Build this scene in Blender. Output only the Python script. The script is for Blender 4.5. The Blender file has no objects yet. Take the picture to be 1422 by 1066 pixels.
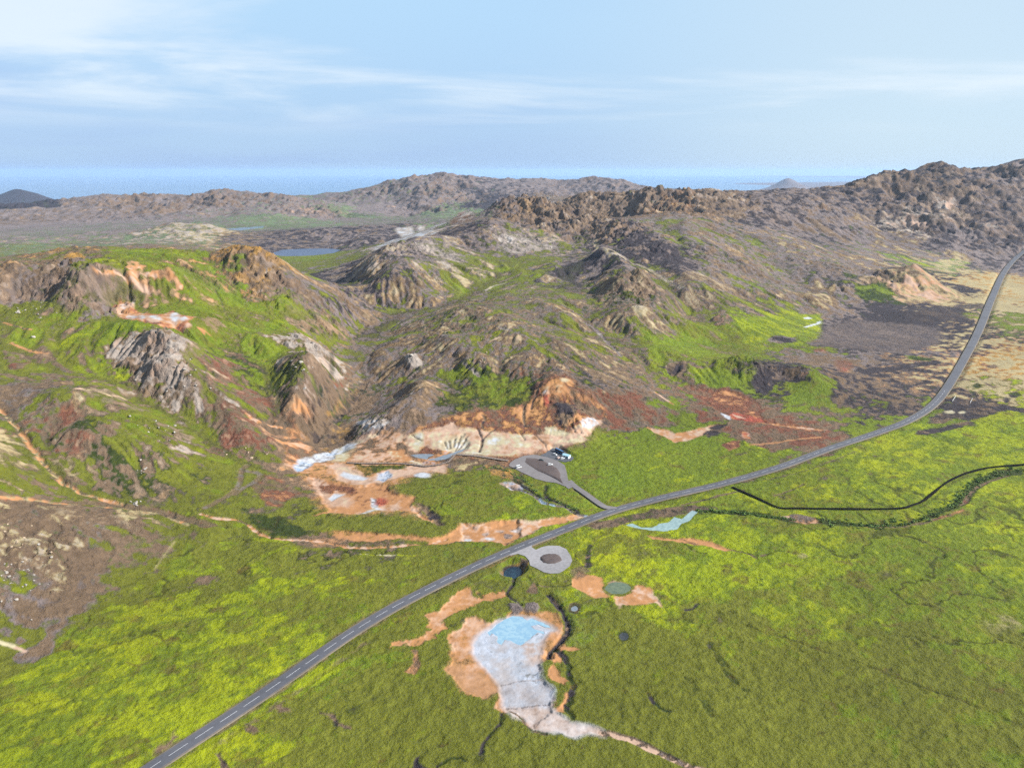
import bpy, math, time
import numpy as np
T0 = time.time()
def log(*a): print('[%.1fs]' % (time.time() - T0), *a)

# ------------------------------------------------------------------ camera, sky, sun
FPX, CX, CY, PITCH, CAMH = 985.0, 711.0, 533.0, math.radians(16.72), 250.0
sc = bpy.context.scene
cam_d = bpy.data.cameras.new('camera'); cam = bpy.data.objects.new('camera', cam_d)
sc.collection.objects.link(cam); sc.camera = cam
cam.location = (0, 0, CAMH); cam.rotation_euler = (math.pi / 2 - PITCH, 0, 0)
cam_d.sensor_width = 36.0; cam_d.lens = 36.0 * FPX / 1422.0
cam_d.clip_start = 1.0; cam_d.clip_end = 400000.0
SUN_EL, SUN_AZ = math.radians(34), math.radians(96)      # azimuth clockwise from +Y (the view direction)
sun_d = bpy.data.lights.new('sun', 'SUN'); sun_d.energy = 5.0; sun_d.angle = math.radians(0.6)
sun_d.color = (1.0, 0.955, 0.88)
sun = bpy.data.objects.new('sun', sun_d); sc.collection.objects.link(sun)
sun.location = (300, 0, 600)
sun.rotation_euler = (math.pi / 2 - SUN_EL, 0, math.pi - SUN_AZ)
from mathutils import Vector
sdir = Vector((math.sin(SUN_AZ) * math.cos(SUN_EL), math.cos(SUN_AZ) * math.cos(SUN_EL), math.sin(SUN_EL)))
sun.rotation_euler = sdir.to_track_quat('Z', 'Y').to_euler()
sc.view_settings.view_transform = 'Standard'; sc.view_settings.look = 'None'
sc.view_settings.gamma = 1.0; sc.view_settings.exposure = 1.55
sc.render.engine = 'CYCLES'
sc.cycles.max_bounces = 5; sc.cycles.diffuse_bounces = 2; sc.cycles.glossy_bounces = 2
sc.cycles.volume_bounces = 1; sc.cycles.use_adaptive_sampling = True; sc.cycles.adaptive_threshold = 0.02
sc.cycles.use_denoising = False

class NT:
    """small helper to write node trees"""
    def __init__(s, tree): s.t = tree; s.n = tree.nodes; s.l = tree.links; s.n.clear()
    def new(s, typ, **kw):
        nd = s.n.new(typ)
        for k, v in kw.items():
            if k.startswith('i_'):
                key = k[2:]; key = int(key) if key.isdigit() else key.replace('_', ' ')
                sock = nd.inputs[key]
                if isinstance(v, bpy.types.NodeSocket): s.l.new(v, sock)
                else: sock.default_value = v
            else: setattr(nd, k, v)
        return nd
    def math(s, op, a, b=0.0, clamp=False):
        nd = s.n.new('ShaderNodeMath'); nd.operation = op; nd.use_clamp = clamp
        for i, v in enumerate((a, b)):
            if isinstance(v, bpy.types.NodeSocket): s.l.new(v, nd.inputs[i])
            else: nd.inputs[i].default_value = v
        return nd.outputs[0]
    def mix(s, f, a, b, typ='MIX'):
        nd = s.n.new('ShaderNodeMix'); nd.data_type = 'RGBA'; nd.blend_type = typ
        for i, v in ((0, f), (6, a), (7, b)):
            if isinstance(v, bpy.types.NodeSocket): s.l.new(v, nd.inputs[i])
            else: nd.inputs[i].default_value = v if i == 0 else (tuple(v) + (1,))[:4]
        return nd.outputs[2]
    def ramp(s, f, a, b):
        nd = s.n.new('ShaderNodeMapRange'); nd.clamp = True; nd.interpolation_type = 'SMOOTHSTEP'
        s.l.new(f, nd.inputs[0]); nd.inputs[1].default_value = a; nd.inputs[2].default_value = b
        return nd.outputs[0]

world = bpy.data.worlds.new('World'); sc.world = world; world.use_nodes = True
w = NT(world.node_tree)
sky = w.new('ShaderNodeTexSky', sky_type='NISHITA', sun_disc=False, sun_elevation=SUN_EL, sun_rotation=SUN_AZ,
            altitude=250.0, air_density=1.0, dust_density=1.2, ozone_density=1.5)
tc = w.new('ShaderNodeTexCoord')
sep = w.new('ShaderNodeSeparateXYZ', i_0=tc.outputs['Generated'])
zc = w.math('MAXIMUM', sep.outputs[2], 0.0)
den = w.math('ADD', zc, 0.07)                       # project the direction on a cloud layer
cxy = w.new('ShaderNodeCombineXYZ', i_0=w.math('DIVIDE', sep.outputs[0], den), i_1=w.math('DIVIDE', sep.outputs[1], den), i_2=0.0)
mp1 = w.new('ShaderNodeMapping', i_0=cxy.outputs[0]); mp1.inputs['Scale'].default_value = (0.42, 0.62, 1); mp1.inputs['Rotation'].default_value = (0, 0, 0.25)
mp1.inputs['Location'].default_value = (3.1, 1.7, 0)
n1 = w.new('ShaderNodeTexNoise', i_Vector=mp1.outputs[0], i_Scale=0.9, i_Detail=8.0, i_Roughness=0.56, i_Distortion=0.5)
mp2 = w.new('ShaderNodeMapping', i_0=cxy.outputs[0]); mp2.inputs['Scale'].default_value = (0.3, 0.3, 1); mp2.inputs['Location'].default_value = (8.3, -2.2, 0)
n2 = w.new('ShaderNodeTexNoise', i_Vector=mp2.outputs[0], i_Scale=0.6, i_Detail=4.0, i_Roughness=0.5)
# more cloud to the left of the view, thin veil to the right
leftness = w.ramp(sep.outputs[0], 0.35, -0.35)
cov = w.math('ADD', w.math('ADD', w.math('MULTIPLY', n1.outputs[0], 0.75), w.math('MULTIPLY', n2.outputs[0], 0.35)), w.math('MULTIPLY', leftness, 0.11))
c_hi = w.ramp(cov, 0.54, 0.74)
c_lo = w.ramp(n2.outputs[0], 0.40, 0.62)
SKYK = 0.105
base = w.mix(1.0, sky.outputs[0], (SKYK, SKYK, SKYK), 'MULTIPLY')
el = w.ramp(sep.outputs[2], 0.0, 0.23)
blue = w.mix(el, (0.30, 0.435, 0.62), (0.34, 0.51, 0.68))
right = w.ramp(sep.outputs[0], -0.05, 0.5)
blue = w.mix(right, blue, (0.42, 0.54, 0.64))
grey = w.mix(w.math('MULTIPLY', w.math('MULTIPLY', leftness, c_lo), 0.75), blue, (0.265, 0.385, 0.61))
lowfade = w.ramp(sep.outputs[2], 0.035, 0.10)
clouds = w.mix(w.math('MULTIPLY', w.math('MULTIPLY', c_hi, lowfade), 0.9), grey, (0.57, 0.64, 0.71))
above = w.ramp(sep.outputs[2], -0.02, 0.0)
final = w.mix(0.90, base, clouds)
final = w.mix(above, (0.2, 0.3, 0.45), final)
bg = w.new('ShaderNodeBackground', i_Color=final, i_Strength=0.505)
wo = w.new('ShaderNodeOutputWorld'); w.l.new(bg.outputs[0], wo.inputs[0])

# ------------------------------------------------------------------ object helpers
def tag(o, label=None, cat=None, group=None, kind=None):
    if label: o['label'] = label
    if cat: o['category'] = cat
    if group: o['group'] = group
    if kind: o['kind'] = kind
    return o
def link(o, parent=None):
    sc.collection.objects.link(o)
    if parent is not None: o.parent = parent
    return o
def mesh_obj(name, verts, faces, mat, parent=None, smooth=False):
    me = bpy.data.meshes.new(name); me.from_pydata([tuple(map(float, v)) for v in verts], [], [tuple(map(int, f)) for f in faces]); me.update()
    if mat: me.materials.append(mat)
    if smooth: me.polygons.foreach_set('use_smooth', np.ones(len(me.polygons), bool))
    return link(bpy.data.objects.new(name, me), parent)
def empty(name, loc, rz=0.0):
    o = bpy.data.objects.new(name, None); o.location = loc; o.rotation_euler = (0, 0, rz); o.empty_display_size = 0.5
    return link(o)
MK = 0.65        # one factor for every base colour, set with the exposure
def simple_mat(name, col, rough=0.7, metal=0.0, var=0.15, scale=3.0, spec=0.5):
    col = tuple(c * MK for c in col)
    m = bpy.data.materials.new(name); m.use_nodes = True; t = NT(m.node_tree)
    geo = t.new('ShaderNodeTexCoord')
    n = t.new('ShaderNodeTexNoise', i_Vector=geo.outputs['Object'], i_Scale=scale, i_Detail=4.0)
    c2 = tuple(max(0, c * (1 - var)) for c in col); c1 = tuple(min(1, c * (1 + var)) for c in col)
    b = t.new('ShaderNodeBsdfPrincipled', i_Base_Color=t.mix(n.outputs[0], c2, c1), i_Roughness=rough, i_Metallic=metal)
    b.inputs['Specular IOR Level'].default_value = spec
    o = t.new('ShaderNodeOutputMaterial'); t.l.new(b.outputs[0], o.inputs[0])
    return m
def lin(c):
    c = np.asarray(c, float) / 255.0
    return np.where(c <= 0.04045, c / 12.92, ((c + 0.055) / 1.055) ** 2.4)

# ------------------------------------------------------------------ noise (2-D gradient noise, numpy)
_rs = np.random.RandomState(7)
_perm = np.concatenate([_rs.permutation(1024)] * 2).astype(np.int32)
_ga = (np.arange(1024) * 2.399963).astype(np.float32)
_gx, _gy = np.cos(_ga), np.sin(_ga)
def gnoise(x, y, seed=0):
    x = x.astype(np.float32) + np.float32(seed * 17.31); y = y.astype(np.float32) + np.float32(seed * 9.17)
    xi = np.floor(x); yi = np.floor(y); fx = x - xi; fy = y - yi
    xi = xi.astype(np.int32) & 1023; yi = yi.astype(np.int32) & 1023
    u = fx * fx * fx * (fx * (fx * 6 - 15) + 10); v = fy * fy * fy * (fy * (fy * 6 - 15) + 10)
    a = _perm[xi]; b = _perm[(xi + 1) & 1023]
    def g(h, px, py): return _gx[h] * px + _gy[h] * py
    y1 = (yi + 1) & 1023
    n00 = g(_perm[a + yi], fx, fy); n10 = g(_perm[b + yi], fx - 1, fy)
    n01 = g(_perm[a + y1], fx, fy - 1); n11 = g(_perm[b + y1], fx - 1, fy - 1)
    n0 = n00 + u * (n10 - n00); n1_ = n01 + u * (n11 - n01)
    return (n0 + v * (n1_ - n0)) * np.float32(1.5)        # about -1..1
def fbm(x, y, L, octs, seed=0, gain=0.5, cell=None, ridged=False):
    """sum of octaves of wavelength L, L/2, ...; octaves finer than the local mesh cell fade out"""
    out = np.zeros(x.shape, np.float32); amp = 1.0
    for k in range(octs):
        l = L / 2 ** k
        n = gnoise(x / l, y / l, seed + k)
        if ridged: n = 1 - 2 * np.abs(n)
        if cell is not None:
            n = n * np.clip((l / cell - 2.0) / 2.0, 0, 1).astype(np.float32)
        out += np.float32(amp) * n; amp *= gain
    return out
def sstep(a, b, x):
    t = np.clip((x - a) / (b - a), 0, 1); return t * t * (3 - 2 * t)

# ------------------------------------------------------------------ the photograph's rays
def ray(px, py):
    """azimuth from +Y and tangent of the angle below the horizon of a ray through a photo pixel"""
    a = (np.asarray(px, float) - CX) / FPX; b = (np.asarray(py, float) - CY) / FPX
    Y = math.cos(PITCH) - b * math.sin(PITCH)
    Z = -(math.sin(PITCH) + b * math.cos(PITCH))
    return np.arctan2(a, Y), -Z / Y

# ------------------------------------------------------------------ macro relief from surveyed control points
# rows: (px, py, z)  a visible point and its height        (px, py, None, Y) a visible point and its distance
#       (px, None, z, Y) a hidden point by bearing, distance and height
CP = [
 # near left hill
 (0,870,10),(0,820,21),(60,800,17),(0,765,30),(80,745,26),(150,745,18),(0,712,40),(100,712,30),(200,728,15),(240,748,6),
 (40,905,2),(130,862,2),(200,812,1),(255,775,1),(310,745,1),(-150,800,40),(-150,900,18),(-150,1000,6),(-150,700,60),
 # its stream and the slope behind
 (0,572,62),(60,640,40),(110,680,28),(170,698,19),(230,715,11),(300,736,6),(390,762,3),(20,650,50),(0,620,58),(0,690,45),(60,685,36),(-150,600,80),
 # rounded hill
 (180,590,48),(250,622,31),(120,602,51),(150,640,35),(200,662,24),(250,690,14),(100,625,43),(300,650,18),(330,672,9),(60,575,60),(360,690,6),
 (100,545,67),(160,560,56),(230,605,38),
 # green notch behind it
 (140,535,66),(200,560,46),(260,592,32),(300,622,22),(350,655,11),(400,650,5),
 # crag hill
 (220,522,63),(220,470,88),(180,512,66),(190,490,77),(300,540,50),(340,600,28),(400,620,13),(370,590,26),(280,500,67),(260,480,80),
 (300,485,64),(350,540,42),(385,580,25),(250,450,90),
 (430,488,66),(430,520,50),(430,560,31),(430,600,13),(400,520,48),(462,500,44),
 # canyon
 (418,638,3),(450,600,8),(480,560,15),(500,530,21),(485,480,32),(500,450,38),(540,425,44),(500,400,46),(475,390,42),(460,370,None,1700),
 # left ridge
 (0,385,132),(60,372,136),(130,375,140),(60,420,104),(150,420,102),(0,430,100),(200,440,99),(260,445,93),(0,480,84),(80,480,82),
 (140,485,80),(0,520,73),(60,520,69),(150,505,68),(240,420,98),(170,395,120),
 (200,355,None,960),(110,345,None,1080),(240,378,None,890),(300,372,None,980),(350,346,None,1030),(350,400,None,950),(320,420,None,895),
 (420,380,None,1065),(470,420,None,1010),(400,430,None,925),(420,460,None,866),(340,460,None,777),(280,430,None,833),
 (-150,380,None,900),(-150,480,None,640),(390,362,None,1050),(300,352,None,1020),
 (0,None,70,1150),(-150,None,70,1200),(110,None,60,1450),(200,None,60,1350),(300,None,55,1400),(360,None,50,1350),(430,None,28,1500),
 # basin behind: lakes, moraine, low hills
 (0,345,None,2100),(50,352,None,1900),(50,330,None,2350),(120,325,None,2700),(200,330,None,2300),(270,313,None,2600),(230,322,None,2500),(200,340,None,2000),
 (300,330,None,2450),(330,None,10,3050),(330,None,10,3300),(380,350,10),(420,348,10),(460,346,10),(440,356,10),(500,None,18,2200),
 (380,325,None,2700),(450,320,None,2750),(520,316,None,2750),(570,313,None,2700),(610,322,None,2600),(480,338,None,2480),(570,335,None,2300),(520,332,None,2400),
 (335,326,None,2720),(370,326,None,2700),(350,333,None,2380),(400,None,10,3200),(500,None,12,3200),(600,None,14,3200),(260,None,12,3100),(150,310,None,3500),(0,312,None,3600),(480,300,None,4200),(410,303,None,3900),
 # far range
 (200,300,None,4000),(130,271,None,4800),(50,288,None,4500),(0,296,None,4600),(190,275,None,4800),(250,273,None,4600),(310,271,None,4600),(380,270,None,4600),(420,281,None,4800),(470,287,None,5000),
 (300,300,None,3800),(380,300,None,3700),(250,290,None,4200),(90,282,None,4700),(-150,290,None,4600),
 (480,272,None,5300),(510,261,None,5500),(560,251,None,5500),(620,244,None,5500),(655,249,None,5500),(685,261,None,5300),(735,249,None,5600),(775,256,None,5600),(820,247,None,5600),
 (870,252,None,5600),(905,260,None,5600),(950,264,None,5500),(560,300,None,4100),(620,290,None,4500),(560,280,None,4900),(650,300,None,3800),(500,285,None,4700),(700,280,None,4800),
 (800,280,None,4600),(760,270,None,5100),(850,268,None,5200),(900,None,20,4200),(1000,None,10,4500),(800,None,20,3600),(640,285,None,4600),
 (-150,None,-60,6500),(0,None,-60,6500),(200,None,-60,6500),(400,None,-60,6500),(450,None,-90,6700),(620,None,-60,7300),(800,None,-60,7300),(950,None,-60,7000),(1100,None,-50,6500),(1300,None,-50,6500),(1500,None,-50,6500),
 # central massif
 (592,332,None,1520),(560,340,None,1480),(535,352,None,1420),(500,365,None,1400),(640,360,None,1420),(660,368,None,1350),(680,312,None,1700),(640,320,None,1660),(612,330,None,1620),(730,322,None,1700),(790,345,None,1560),(740,345,None,1540),
 (680,350,None,1500),(648,293,None,2300),(610,312,None,2300),(690,300,None,2200),
 (690,365,None,1400),(720,382,None,1270),(620,400,60),(760,352,None,1500),(800,335,None,1650),(560,380,86),(560,362,98),(640,430,61),(700,430,61),(760,430,61),(700,400,66),
 (810,385,None,1250),(790,400,None,1180),(835,350,None,1400),(870,375,None,1280),(900,400,None,1200),(850,380,None,1230),(882,397,None,1140),(840,405,None,1110),(890,430,None,1010),
 (620,480,49),(700,480,47),(780,470,48),(560,470,44),(600,530,30),(700,530,29),(760,530,33),(800,520,31),(540,560,24),(620,572,17),(700,572,15),(760,560,20),
 (850,540,20),(540,600,8),(500,628,2),(600,622,3),(700,617,3),(760,612,4),(850,600,2),(900,560,10),(900,500,26),(860,460,40),(940,545,6),(480,640,1),(820,560,17),
 # the crags
 (715,277,None,1950),(690,288,None,1900),(750,290,None,1900),(780,300,None,1850),(800,275,None,2350),(840,271,None,2350),(830,310,None,1750),(870,305,None,1800),(745,310,None,1800),
 (860,None,95,2100),(760,None,100,2200),(950,300,None,1900),(900,272,None,2250),(950,269,None,2200),(1000,269,None,2200),(1050,270,None,2350),(1050,300,None,2050),(1050,340,None,1700),(900,345,None,1450),
 (950,330,None,1600),(870,340,None,1450),(930,370,None,1290),(950,385,None,1200),(1000,400,None,1220),(1050,400,None,1300),(1000,430,None,1080),(900,440,43),(960,440,34),
 (1000,350,None,1550),(1100,266,None,2450),(1150,262,None,2550),(1150,300,None,2150),(1150,340,None,1850),(1150,380,None,1500),(1150,425,None,1270),(1100,320,None,2000),(1100,370,None,1500),(1060,440,None,1130),
 (1180,256,None,2600),(1203,243,None,2600),(1225,250,None,2620),(1250,248,None,2650),(1280,243,None,2680),(1300,229,None,2700),(1318,234,None,2700),(1330,249,None,2720),(1355,242,None,2720),(1385,236,None,2720),(1422,224,None,2720),
 (1500,212,None,2720),(1650,220,None,2700),(1300,270,None,2450),(1220,285,None,2350),(1300,300,None,2300),(1400,295,None,2350),(1250,320,None,2200),(1350,320,None,2200),(1320,340,None,2020),
 (1400,340,None,2120),(1300,362,None,1850),(1240,362,None,1800),(1400,358,None,2020),(1200,340,None,1950),(1500,320,None,2250),(1550,340,None,2150),
 (900,None,60,2700),(1000,None,60,2800),(1100,None,80,2900),(1200,None,100,3100),(1300,None,120,3200),(1420,None,140,3300),(1550,None,140,3300),(1300,None,-20,4500),(1500,None,-20,4500),(1100,None,0,4500),
 # mounds in front of the eastern slope
 (1000,505,20),(1030,506,22),(1060,512,18),(1120,512,20),(1140,530,13),(1090,530,6),(1000,560,5),(1000,540,8),(1060,545,4),(1120,565,3),(1180,560,1),(1000,480,14),(1100,480,8),(1080,495,8),(950,505,22),(950,480,20),
]
for x, y in [(960,592),(1000,600),(1100,590),(1170,585),(1150,450),(1200,480),(1250,520),(1200,550),(1300,500),(1280,440),(1340,400),(1380,375),(1300,400),(1200,440),(1422,380),(1422,450),(1422,520),(1500,380),(1500,450),(1600,400),(1700,520),
             (900,640),(800,650),(700,700),(640,680),(560,680),(480,690),(420,680),(500,720),(400,720),(360,740),(450,760),(600,760),(330,790),(260,830),(180,880),(60,950),(0,1000),(0,1066),(-200,1066),
             (150,960),(300,900),(450,850),(600,820),(800,760),(900,720),(1000,680),(1200,640),(1422,600),(1600,600),(1700,700),(1300,720),(1100,760),(1000,850),(1200,850),(1422,800),(1700,900),
             (300,1066),(600,1000),(900,1000),(1200,1000),(1422,1066),(1700,1066),(200,1300),(711,1300),(1200,1300),(-200,1300),(1700,1300),(1600,1500),(-100,1500),(711,1500),(850,620),(740,640)]:
    CP.append((x, y, 0.0))
cth, cu, cz = [], [], []
for c in CP:
    if c[1] is None:
        th, _ = ray(c[0], 290 if c[3] > 1700 else 340); th = float(th); r = c[3] / math.cos(th); z = c[2]
    else:
        th, t = ray(c[0], c[1]); th, t = float(th), float(t)
        if len(c) == 3: z = c[2]; Yc = (CAMH - z) / t
        else: Yc = c[3]; z = CAMH - t * Yc
        r = Yc / math.cos(th)
    cth.append(th); cu.append(math.log(r)); cz.append(z)
for d in np.linspace(-0.95, 0.95, 16):
    for Yd, zz in ((9000, -178), (14000, -190), (25000, -195), (60000, -200)):
        if d > 0.30: zz = -140
        elif d > 0.2: zz = -142 if Yd < 20000 else -185
        cth.append(d); cu.append(math.log(Yd)); cz.append(zz)
cth, cu, cz = map(lambda v: np.array(v), (cth, cu, cz))
THM = 0.95
UMIN, UMAX = math.log(150.0), math.log(62000.0)
def rbf_eval(TH, U):
    d = np.sqrt((cth[:, None] - cth[None]) ** 2 + (cu[:, None] - cu[None]) ** 2 + 0.006 ** 2)
    n = len(cth); A = np.zeros((n + 1, n + 1)); A[:n, :n] = -d; A[:n, :n] += np.eye(n) * 3e-4 * -1
    A[:n, n] = 1; A[n, :n] = 1
    wgt = np.linalg.solve(A, np.concatenate([cz, [0]]))
    out = np.full(TH.shape, wgt[n], np.float64)
    for i in range(n):
        out -= wgt[i] * np.sqrt((TH - cth[i]) ** 2 + (U - cu[i]) ** 2 + 0.006 ** 2)
    return out
def upsample(A, na, nb):
    """bilinear resize of a grid onto na x nb nodes (ends included)"""
    a = np.linspace(0, A.shape[0] - 1, na); i = np.minimum(a.astype(int), A.shape[0] - 2); f = (a - i)[:, None]
    B = A[i] * (1 - f) + A[i + 1] * f
    b = np.linspace(0, A.shape[1] - 1, nb); j = np.minimum(b.astype(int), A.shape[1] - 2); g = (b - j)[None]
    return B[:, j] * (1 - g) + B[:, j + 1] * g
def blur(A, k):
    for ax in (0, 1):
        for _ in range(k):
            P = np.take(A, np.r_[0, np.arange(A.shape[ax])[:-1]], axis=ax); Q = np.take(A, np.r_[np.arange(A.shape[ax])[1:], A.shape[ax] - 1], axis=ax)
            A = 0.5 * A + 0.25 * (P + Q)
    return A
DS = 0.003
NTH, NU = int(2 * THM / DS) + 1, int((UMAX - UMIN) / DS) + 1
thc = np.linspace(-THM, THM, NTH); uc = np.linspace(UMIN, UMAX, NU); rc = np.exp(uc)
h0 = rbf_eval(*np.meshgrid(np.linspace(-THM, THM, NTH // 3), np.linspace(UMIN, UMAX, NU // 3)))
H = blur(upsample(h0, NU, NTH), 2)                     # [u, theta]
RR = rc[:, None]; XC = RR * np.sin(thc)[None]; YC = RR * np.cos(thc)[None]; CELLC = (RR * DS) * np.ones((1, NTH))
for px_, Yd, hw, top in ((1092, 15000, 330, 270), (1118, 15400, 300, 60), (24, 9000, 400, 245), (52, 9000, 200, 60), (-30, 9100, 400, 70)):
    t_ = float(ray(px_, 270)[0]); cx_, cy_ = Yd * math.tan(t_), Yd
    dd_ = np.hypot(XC - cx_, YC - cy_); H = H + 0.95 * top * np.exp(-(dd_ / hw) ** (1.15 if px_ < 100 else 1.5))
cx_, cy_ = 1510 * math.tan(float(ray(1266, 395)[0])), 1510.0
dd_ = np.hypot(XC - cx_, YC - cy_); H = H + 52 * np.clip(1 - dd_ / 112, 0, 1) ** 1.2
log('macro', H.shape)

def samp(G, iu, it):
    iu = np.clip(iu, 0, G.shape[0] - 1.001); it = np.clip(it, 0, G.shape[1] - 1.001)
    i = iu.astype(int); j = it.astype(int); f = iu - i; g = it - j
    return (G[i, j] * (1 - f) * (1 - g) + G[i + 1, j] * f * (1 - g) + G[i, j + 1] * (1 - f) * g + G[i + 1, j + 1] * f * g)
def to_idx(x, y):
    r = np.hypot(x, y); th = np.arctan2(x, y)
    return (np.log(r) - UMIN) / (UMAX - UMIN) * (NU - 1), (th + THM) / (2 * THM) * (NTH - 1)
def height(x, y, G=None):
    return samp(H if G is None else G, *to_idx(np.asarray(x, float), np.asarray(y, float)))
def unproject(px, py):
    """photo pixels -> world x, y on the relief (first hit); nan in the sky"""
    px = np.atleast_1d(np.asarray(px, float)); py = np.atleast_1d(np.asarray(py, float))
    th, t = ray(px, py)
    it = np.clip((th + THM) / (2 * THM) * (NTH - 1), 0, NTH - 1.001); j = it.astype(int); g = it - j
    X = np.empty(len(px)); Yo = np.empty(len(px))
    for k in range(len(px)):
        col = H[:, j[k]] * (1 - g[k]) + H[:, j[k] + 1] * g[k]
        d = col - (CAMH - t[k] * rc * math.cos(th[k]))
        hit = np.nonzero(d[1:] >= 0)[0]
        if len(hit) == 0: X[k] = Yo[k] = np.nan; continue
        i = hit[0]; f = d[i] / (d[i] - d[i + 1]) if d[i] < 0 else 0
        r = math.exp(uc[i] + f * (uc[1] - uc[0])); X[k] = r * math.sin(th[k]); Yo[k] = r * math.cos(th[k])
    return X, Yo
def crop(ox, oy, s, pts): return [(ox + a / s, oy + b / s) for a, b in pts]

# ------------------------------------------------------------------ middle-scale relief: crags, erosion
def blob(px, py, s, su=None):
    x, y = unproject(px, py)
    if np.isnan(x[0]): x, y = unproject(px, py + 6)
    if np.isnan(x[0]): return 0.0
    th = math.atan2(x[0], y[0]); u = math.log(math.hypot(x[0], y[0])); su = su or s
    return np.exp(-0.5 * (((thc - th) / (s / FPX))[None] ** 2 + ((uc - u) / (su / FPX))[:, None] ** 2))
def catmull(pts, step=3.0):
    P = np.array(pts, float); P = np.vstack([2 * P[0] - P[1], P, 2 * P[-1] - P[-2]]); out = []
    for i in range(1, len(P) - 2):
        n = max(2, int(np.hypot(*(P[i + 1] - P[i])) / step)); t = np.linspace(0, 1, n, endpoint=False)[:, None]
        out.append(0.5 * ((2 * P[i]) + (-P[i - 1] + P[i + 1]) * t + (2 * P[i - 1] - 5 * P[i] + 4 * P[i + 1] - P[i + 2]) * t ** 2 + (-P[i - 1] + 3 * P[i] - 3 * P[i + 1] + P[i + 2]) * t ** 3))
    return np.vstack(out + [P[-2][None]])
def seg_dist(x, y, L):
    """distance to a polyline and the arc length at the nearest point"""
    best = np.full(x.shape, 1e9); arc = np.zeros(x.shape); s0 = 0.0; side = np.zeros(x.shape)
    for (ax, ay), (bx, by) in zip(L[:-1], L[1:]):
        dx, dy = bx - ax, by - ay; l2 = dx * dx + dy * dy + 1e-12; l = math.sqrt(l2)
        t = np.clip(((x - ax) * dx + (y - ay) * dy) / l2, 0, 1)
        d = np.hypot(x - ax - t * dx, y - ay - t * dy); m = d < best
        best = np.where(m, d, best); arc = np.where(m, s0 + t * l, arc)
        s0 += l
    return best, arc
def carve(pts, w, d, cusp=False):
    """a valley (d > 0) or a spur (d < 0) along a line of photo points, width and depth in metres"""
    x, y = unproject([q[0] for q in pts], [q[1] for q in pts]); ok = ~np.isnan(x); L = np.stack([x[ok], y[ok]], 1)
    if len(L) < 2: return 0.0
    L = catmull(L, 12.0) if len(L) > 2 else L
    ia, ta = to_idx(L[:, 0], L[:, 1]); m = 3.5 * w / (DS * np.hypot(L[:, 0], L[:, 1]).min()) + 4
    s = (slice(int(max(0, ia.min() - m)), int(min(NU, ia.max() + m))), slice(int(max(0, ta.min() - m)), int(min(NTH, ta.max() + m))))
    n1_ = fbm(XC[s], YC[s], 70, 3, 301); n2_ = fbm(XC[s], YC[s], 70, 3, 305)
    dd, arc_ = seg_dist(XC[s] + 0.5 * w * n1_, YC[s] + 0.5 * w * n2_, L)
    tot = np.hypot(*np.diff(L, axis=0).T).sum(); ends = sstep(0, w, arc_ + 0.3 * w) * sstep(0, w, tot - arc_ + 0.3 * w)
    d_sign = cusp; out = np.zeros_like(H); out[s] = d * ends * np.exp(-(dd / w) ** (1.25 if d_sign else 1.9)) * (1 + 0.25 * n1_)
    return out
RAV = [([(428,609),(445,592),(466,575),(491,554),(504,539)],11,15),([(504,539),(512,512),(500,495),(484,478),(503,456),(530,440),(565,420),(600,412)],15,9),([(449,600),(450,560),(456,525),(468,480),(472,462)],11,9),
 ([(398,612),(386,590),(385,565),(372,540),(352,520),(330,490),(310,462),(296,440)],12,9),([(385,565),(378,520),(383,490),(390,470)],9,6),([(360,657),(335,640),(310,622),(285,600),(262,585),(235,570),(200,558),(165,545)],10,6),
 ([(0,568),(14,582),(40,615),(62,645),(86,668),(120,685),(170,698)],10,6),([(305,402),(308,420),(315,440),(332,455),(360,470)],9,6),([(372,450),(400,465),(430,475),(470,470)],9,5),([(345,465),(365,490),(378,505)],8,4),
 ([(70,440),(85,470),(90,500),(85,525)],9,5),([(125,455),(140,490),(160,520),(180,545)],10,5),([(20,470),(60,495),(110,520)],10,4),([(700,370),(660,392),(610,420),(560,432)],34,8),([(745,385),(700,395),(650,400)],22,6),
 ([(790,420),(830,455),(868,495),(915,515)],16,7),([(530,500),(560,480),(600,462),(640,455)],12,5),([(520,470),(548,455),(580,440)],10,5),([(940,350),(1000,392),(1060,422)],22,8),([(1050,330),(1090,362),(1130,400)],24,8),
 ([(880,355),(940,402),(985,440)],20,8),([(990,350),(1060,382),(1150,402),(1200,425)],22,8),([(1120,320),(1180,350),(1230,372)],26,8),([(915,512),(945,532),(990,545),(1030,552)],12,6),([(1066,508),(1062,530),(1058,552)],10,6),([(800,385),(830,372),(860,365)],26,10),
 ([(720,480),(700,510),(690,545)],14,6),([(760,500),(740,530),(735,555)],12,5),([(640,500),(620,540),(600,570)],14,5),([(560,500),(540,540),(520,580)],14,5),([(820,500),(800,540)],12,4),([(1030,372),(1060,380),(1085,350)],26,9),([(350,520),(330,545),(345,570)],10,4),
 ([(900,310),(960,340),(1020,362)],26,8),([(1210,300),(1240,335)],30,10),([(1330,270),(1340,300),(1350,330)],40,18),([(1240,262),(1250,285)],30,14),([(240,430),(255,410),(262,392)],10,4),([(20,400),(40,425)],10,5),([(150,760),(200,780),(230,790)],6,2),([(60,730),(110,760),(150,790)],6,2.5),
 ([(530,262),(560,285),(580,300)],90,26),([(650,262),(640,282)],80,24),([(790,255),(800,275)],90,26),([(720,262),(700,285)],70,22),([(220,275),(230,295)],90,24),([(330,272),(340,292)],90,24),([(160,282),(120,300)],80,20)]
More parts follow.
